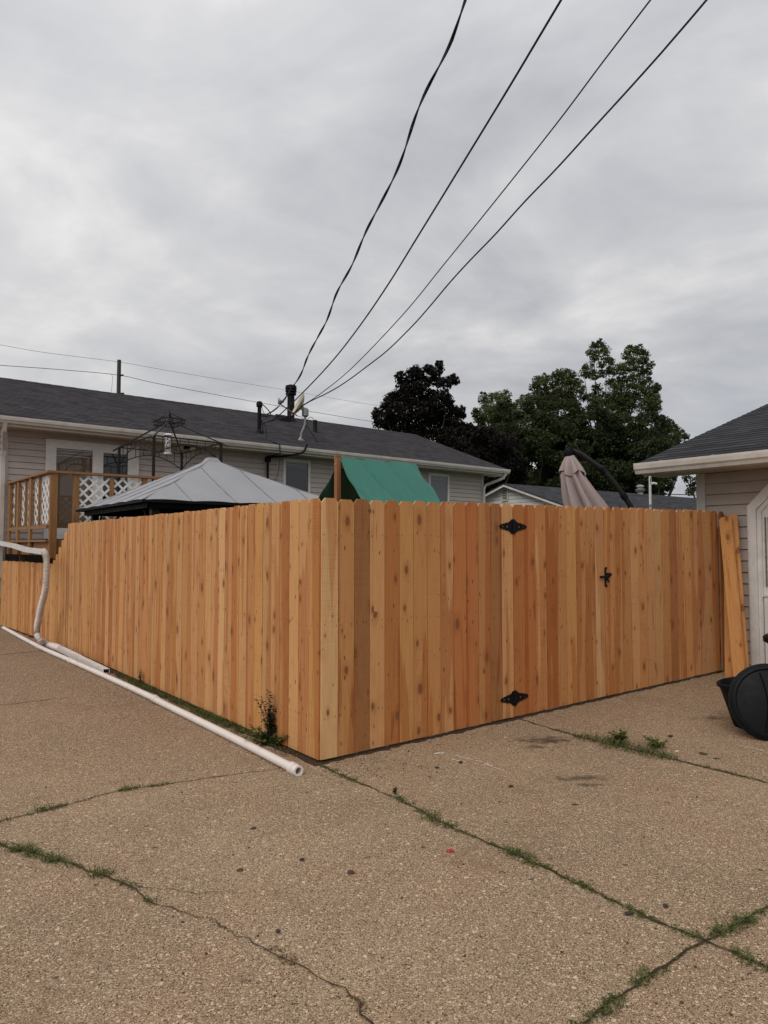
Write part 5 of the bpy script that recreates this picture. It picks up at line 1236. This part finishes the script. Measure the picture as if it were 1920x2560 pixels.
low = [mz3(*b) for b in [(1290, 680, 55), (1380, 700, 60), (1450, 690, 50), (1340, 790, 80), (1240, 820, 80), (1150, 800, 70), (1450, 800, 85), (1560, 780, 80), (1640, 800, 80), (1380, 880, 90), (1500, 900, 90), (1620, 900, 90), (1300, 900, 70), (1450, 980, 90), (1580, 1000, 90), (1680, 960, 80), (1500, 1080, 90), (1640, 1090, 90), (1450, 1140, 60), (1440, 1190, 50), (1560, 1120, 70), (1700, 1050, 80)]]
tree('maple_tree', low, 40, 1225, M_maple, 'low dark maroon leaved tree between the house gutter end and green trees', 210, .10)
tA = [mz4(*b) for b in [(30, 480, 45), (90, 470, 42), (150, 470, 48), (205, 455, 36), (195, 425, 18), (60, 550, 60), (140, 550, 62), (210, 540, 45), (30, 620, 55), (110, 640, 60), (200, 620, 60), (240, 580, 40), (300, 520, 36), (340, 480, 34), (385, 470, 32), (360, 530, 42), (290, 590, 50)]]
tA += [mz4(random.uniform(10, 420), random.uniform(560, 700), random.uniform(38, 54)) for _ in range(16)]
tree('leafy_tree', tA, 52, 1262, M_green2, 'pale green feathery tree, leftmost of the green trees', 170, .075, 'green trees beyond the fence')
tC = [mz4(*b) for b in [(440, 340, 40), (420, 395, 40), (500, 320, 34), (480, 370, 50), (560, 350, 45), (600, 290, 40), (650, 280, 38), (705, 300, 36), (640, 340, 50), (700, 370, 45), (750, 350, 35), (560, 420, 50), (470, 440, 45), (620, 420, 50), (700, 440, 50), (770, 410, 40), (500, 490, 48), (590, 490, 55), (690, 500, 55)]]
tC += [mz4(random.uniform(400, 820), random.uniform(470, 640), random.uniform(34, 50)) for _ in range(16)]
tree('leafy_tree', tC, 50, 1400, M_green, 'mid height green tree between the pale tree and the tallest one', 190, .075, 'green trees beyond the fence')
tD = [mz4(*b) for b in [(870, 85, 36), (925, 65, 36), (965, 110, 36), (840, 130, 28), (900, 140, 42), (970, 170, 34), (870, 180, 26), (1000, 200, 34), (930, 220, 32), (830, 245, 40), (800, 290, 36), (870, 300, 42), (940, 290, 34), (1010, 270, 44), (1070, 250, 44), (1120, 150, 34), (1150, 110, 38), (1215, 110, 42), (1265, 140, 38), (1180, 180, 48), (1250, 200, 44), (1310, 230, 30), (1130, 240, 48), (1210, 270, 55), (1280, 280, 36),
    (1090, 330, 50), (1180, 350, 60), (1270, 350, 45), (1330, 390, 40), (1360, 400, 28), (1000, 360, 40), (900, 400, 40), (1050, 420, 55), (1150, 440, 62), (1250, 440, 62), (1330, 470, 50), (960, 470, 50), (870, 480, 50), (1060, 510, 62), (1180, 530, 70), (1300, 550, 70), (1350, 560, 40), (800, 470, 36)]]
tD += [mz4(random.uniform(820, 1370), random.uniform(480, 660), random.uniform(36, 52)) for _ in range(18)]
tree('leafy_tree', tD, 50, 1510, M_green, 'tallest green tree with two airy tops beyond the fence', 190, .075, 'green trees beyond the fence')
fill = []
for yy in range(560, 1340, 66):
    for xx in range(-20, 1430, 78):
        if yy < 700 and random.random() < .4: continue
        fill.append(mz4(xx + random.uniform(-35, 35), yy + random.uniform(-25, 25), random.uniform(50, 90) - (18 if yy < 640 else 0), random.uniform(-2.5, 2.5)))
fL = [b for b in fill if b[0] < 1370 and b[1] > 1010]; fR = [b for b in fill if b[0] >= 1370]
tree('leafy_tree', fL, 47, 1330, M_green3, 'dense dark green tree mass low behind the white garage gable', 130, .10, 'green trees beyond the fence')
tree('leafy_tree', fR, 47, 1530, M_green3, 'dense dark green tree below the tallest crown behind the umbrella', 130, .10, 'green trees beyond the fence')
tE = [mz4(*b) for b in [(1410, 650, 40), (1450, 700, 45), (1400, 740, 55), (1500, 710, 34), (1540, 750, 38), (1580, 770, 28), (1470, 770, 50), (1520, 810, 45), (1400, 830, 60), (1480, 850, 50), (1590, 840, 40), (1430, 910, 55), (1560, 900, 45), (1650, 880, 45)]]
tree('leafy_tree', tE, 52, 1660, M_green, 'lower green tree sloping down towards the nearby garage roof', 190, .075, 'green trees beyond the fence')
tG = [mz4(*b) for b in [(1270, 1090, 45), (1330, 1080, 40), (1400, 1085, 40), (1460, 1100, 36), (1300, 1140, 40), (1380, 1150, 36), (1450, 1160, 34), (1240, 1150, 40), (1490, 1090, 24)]]
tree('leafy_tree', tG, 44, 1640, M_green3, 'thin scraggly tree seen under the nearby garage eave', 75, .09, 'green trees beyond the fence')
tH = [(x, y, r, random.uniform(-.5, .5)) for x, y, r in [(1716, 1196, 12), (1730, 1212, 13), (1724, 1232, 9), (1740, 1225, 10), (1745, 1200, 12)]]
tree('leafy_tree', tH, 40, 1760, M_green3, 'hanging foliage beside the nearby garage corner trim', 90, .07, 'green trees beyond the fence')

# ------------------------------------------------------------------ small litter on the concrete
def pebble(px, py, r, flat, m, label, name='stone', cat='stone', grp='small dark stones on the concrete'):
    g0 = gpt(px, py); mb = MB(); vs = []; fs = []; n_, k_ = 9, 5
    ph = random.uniform(0, 6)
    for i in range(k_ + 1):
        t = math.pi * i / k_
        for j in range(n_):
            a = 2 * math.pi * j / n_; q = 1 + .25 * math.sin(2 * a + ph) + .12 * math.sin(3 * a + i)
            vs.append(g0 + V((math.cos(a) * math.sin(t) * r * q * 1.3, math.sin(a) * math.sin(t) * r * q, r * flat * (1 - math.cos(t)) + .001)))
    for i in range(k_):
        for j in range(n_): fs.append((i * n_ + j, i * n_ + (j + 1) % n_, (i + 1) * n_ + (j + 1) % n_, (i + 1) * n_ + j))
    mb.add(vs, fs); tag(mb.build(name, m, None, True), label, cat, grp)
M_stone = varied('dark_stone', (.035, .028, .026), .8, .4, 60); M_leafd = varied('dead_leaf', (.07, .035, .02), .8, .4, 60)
for px, py, r, lb_ in ((1664, 2268, .011, 'round dark stone just above the long joint near the right crossing'), (1572, 2288, .013, 'flat dark stone touching the underside of the long diagonal joint'), (1277, 1968, .012, 'dark stone in the middle slab, rightmost of three below the chalk streak'),
        (1092, 1921, .012, 'dark stone directly below the white chalk patch'), (1152, 1908, .014, 'brownish stone at the start of the long chalk streak'), (755, 2151, .010, 'dark stone left of the red scrap, upper one of a pair'), (695, 2331, .010, 'lone dark stone just above the crack at the bottom'), (1676, 1842, .014, 'grey stone between the gate weeds and the bin lid')):
    pebble(px, py, r, .5, M_stone, lb_)
for px, py, r, lb_ in ((877, 2182, .018, 'flat dark leaf scrap in the centre of the front slab'), (634, 2071, .015, 'flat dark leaf scrap below the pipe end'), (1758, 1885, .025, 'larger flat dead leaf below the bin lid'), (1792, 1897, .016, 'small flat dead leaf right of the larger one below the bin lid'), (1437, 2012, .014, 'flat dead leaf under the elongated dark stain'), (600, 2176, .014, 'flat dark leaf scrap left of the centre of the front slab')):
    pebble(px, py, r, .12, M_leafd, lb_, 'dead_leaf', 'leaf', 'dead leaf scraps')
rp = gpt(1126, 2130); mb = MB()
for k in range(5): 
    a = k * 1.26; mb.tube(bez([rp + V((math.cos(a) * .004, math.sin(a) * .004, .004)), rp + V((math.cos(a) * .014, math.sin(a) * .012, .010)), rp + V((math.cos(a + .7) * .018, math.sin(a + .7) * .016, .003))], 4), .003, 5)
tag(mb.build('plastic_scrap', mat('red_plastic', (.42, .03, .03), .5)), 'small curled red plastic scrap on the concrete', 'litter')
mb = MB()
for _ in range(90):
    px, py = random.uniform(20, 1900), random.uniform(1790, 2540); g0 = gpt(px, py); a_, b_ = F.ab(g0)
    if b_ > -.1 and a_ > -.05: continue
    a = random.uniform(0, 6.28); L = random.uniform(.01, .045); d = V((math.cos(a), math.sin(a), 0)); 
    if random.random() < .45: mb.tube([g0 + Z * .003, g0 + d * L * .5 + Z * .006 + V((-d.y, d.x, 0)) * L * .1, g0 + d * L + Z * .003], .0012, 4)
    else:
        r = random.uniform(.003, .007); mb.lathe(g0, Z, [(r * .8, 0), (r, r * .3), (r * .6, r * .8), (0, r * .9)], 6)
for _ in range(260):                      # crumbs and leaf bits along fence foot and corner
    a, b = (random.uniform(.0, 5.2), -abs(random.gauss(0, .12)) - .02) if random.random() < .5 else (random.gauss(.25, .3), random.gauss(-.25, .2))
    if b > -.02: continue
    g0 = F.P(a, b, gz(a)); r = random.uniform(.002, .006); mb.lathe(g0, Z, [(r * .8, 0), (r, r * .3), (r * .6, r * .8), (0, r * .9)], 6)
for _ in range(420):  # extra dark crumbs beside the pipe, added to imitate its contact shade
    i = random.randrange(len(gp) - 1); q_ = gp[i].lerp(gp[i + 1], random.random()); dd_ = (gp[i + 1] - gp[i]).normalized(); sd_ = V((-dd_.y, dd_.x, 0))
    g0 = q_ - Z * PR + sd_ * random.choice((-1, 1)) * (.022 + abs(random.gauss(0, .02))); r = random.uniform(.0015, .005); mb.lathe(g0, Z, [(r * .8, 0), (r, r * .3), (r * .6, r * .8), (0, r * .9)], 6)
tag(mb.build('debris', M_leafd), 'scattered twigs, crumbs and leaf bits on the concrete, with crumbs added as contact shade along the pipe', 'debris', kind='stuff')
mb = MB()
for pl, wd in (([(1085, 1886), (1110, 1883)], .022), ([(1130, 1900), (1155, 1905)], .012), ([(1140, 1890), (1200, 1905), (1262, 1930)], .010), ([(1690, 1880), (1694, 1878)], .02), ([(1838, 1862), (1880, 1870), (1925, 1884)], .008)):
    pts = subdiv([gpt(*p) for p in pl], .02)
    for p, q in zip(pts[:-1], pts[1:]):
        if random.random() < .12: continue
        t = (q - p).normalized(); s = V((-t.y, t.x, 0)) * wd * random.uniform(.2, .6); o = s * random.uniform(-.5, .5)
        mb.add([p - s + o + Z * .004, q - s * random.uniform(.6, 1) + o + Z * .004, q + s + o + Z * .004, p + s * random.uniform(.6, 1) + o + Z * .004], [(0, 1, 2, 3)])
tag(mb.build('paint_marks', mat('chalk', (.72, .66, .6), .9)), kind='structure')
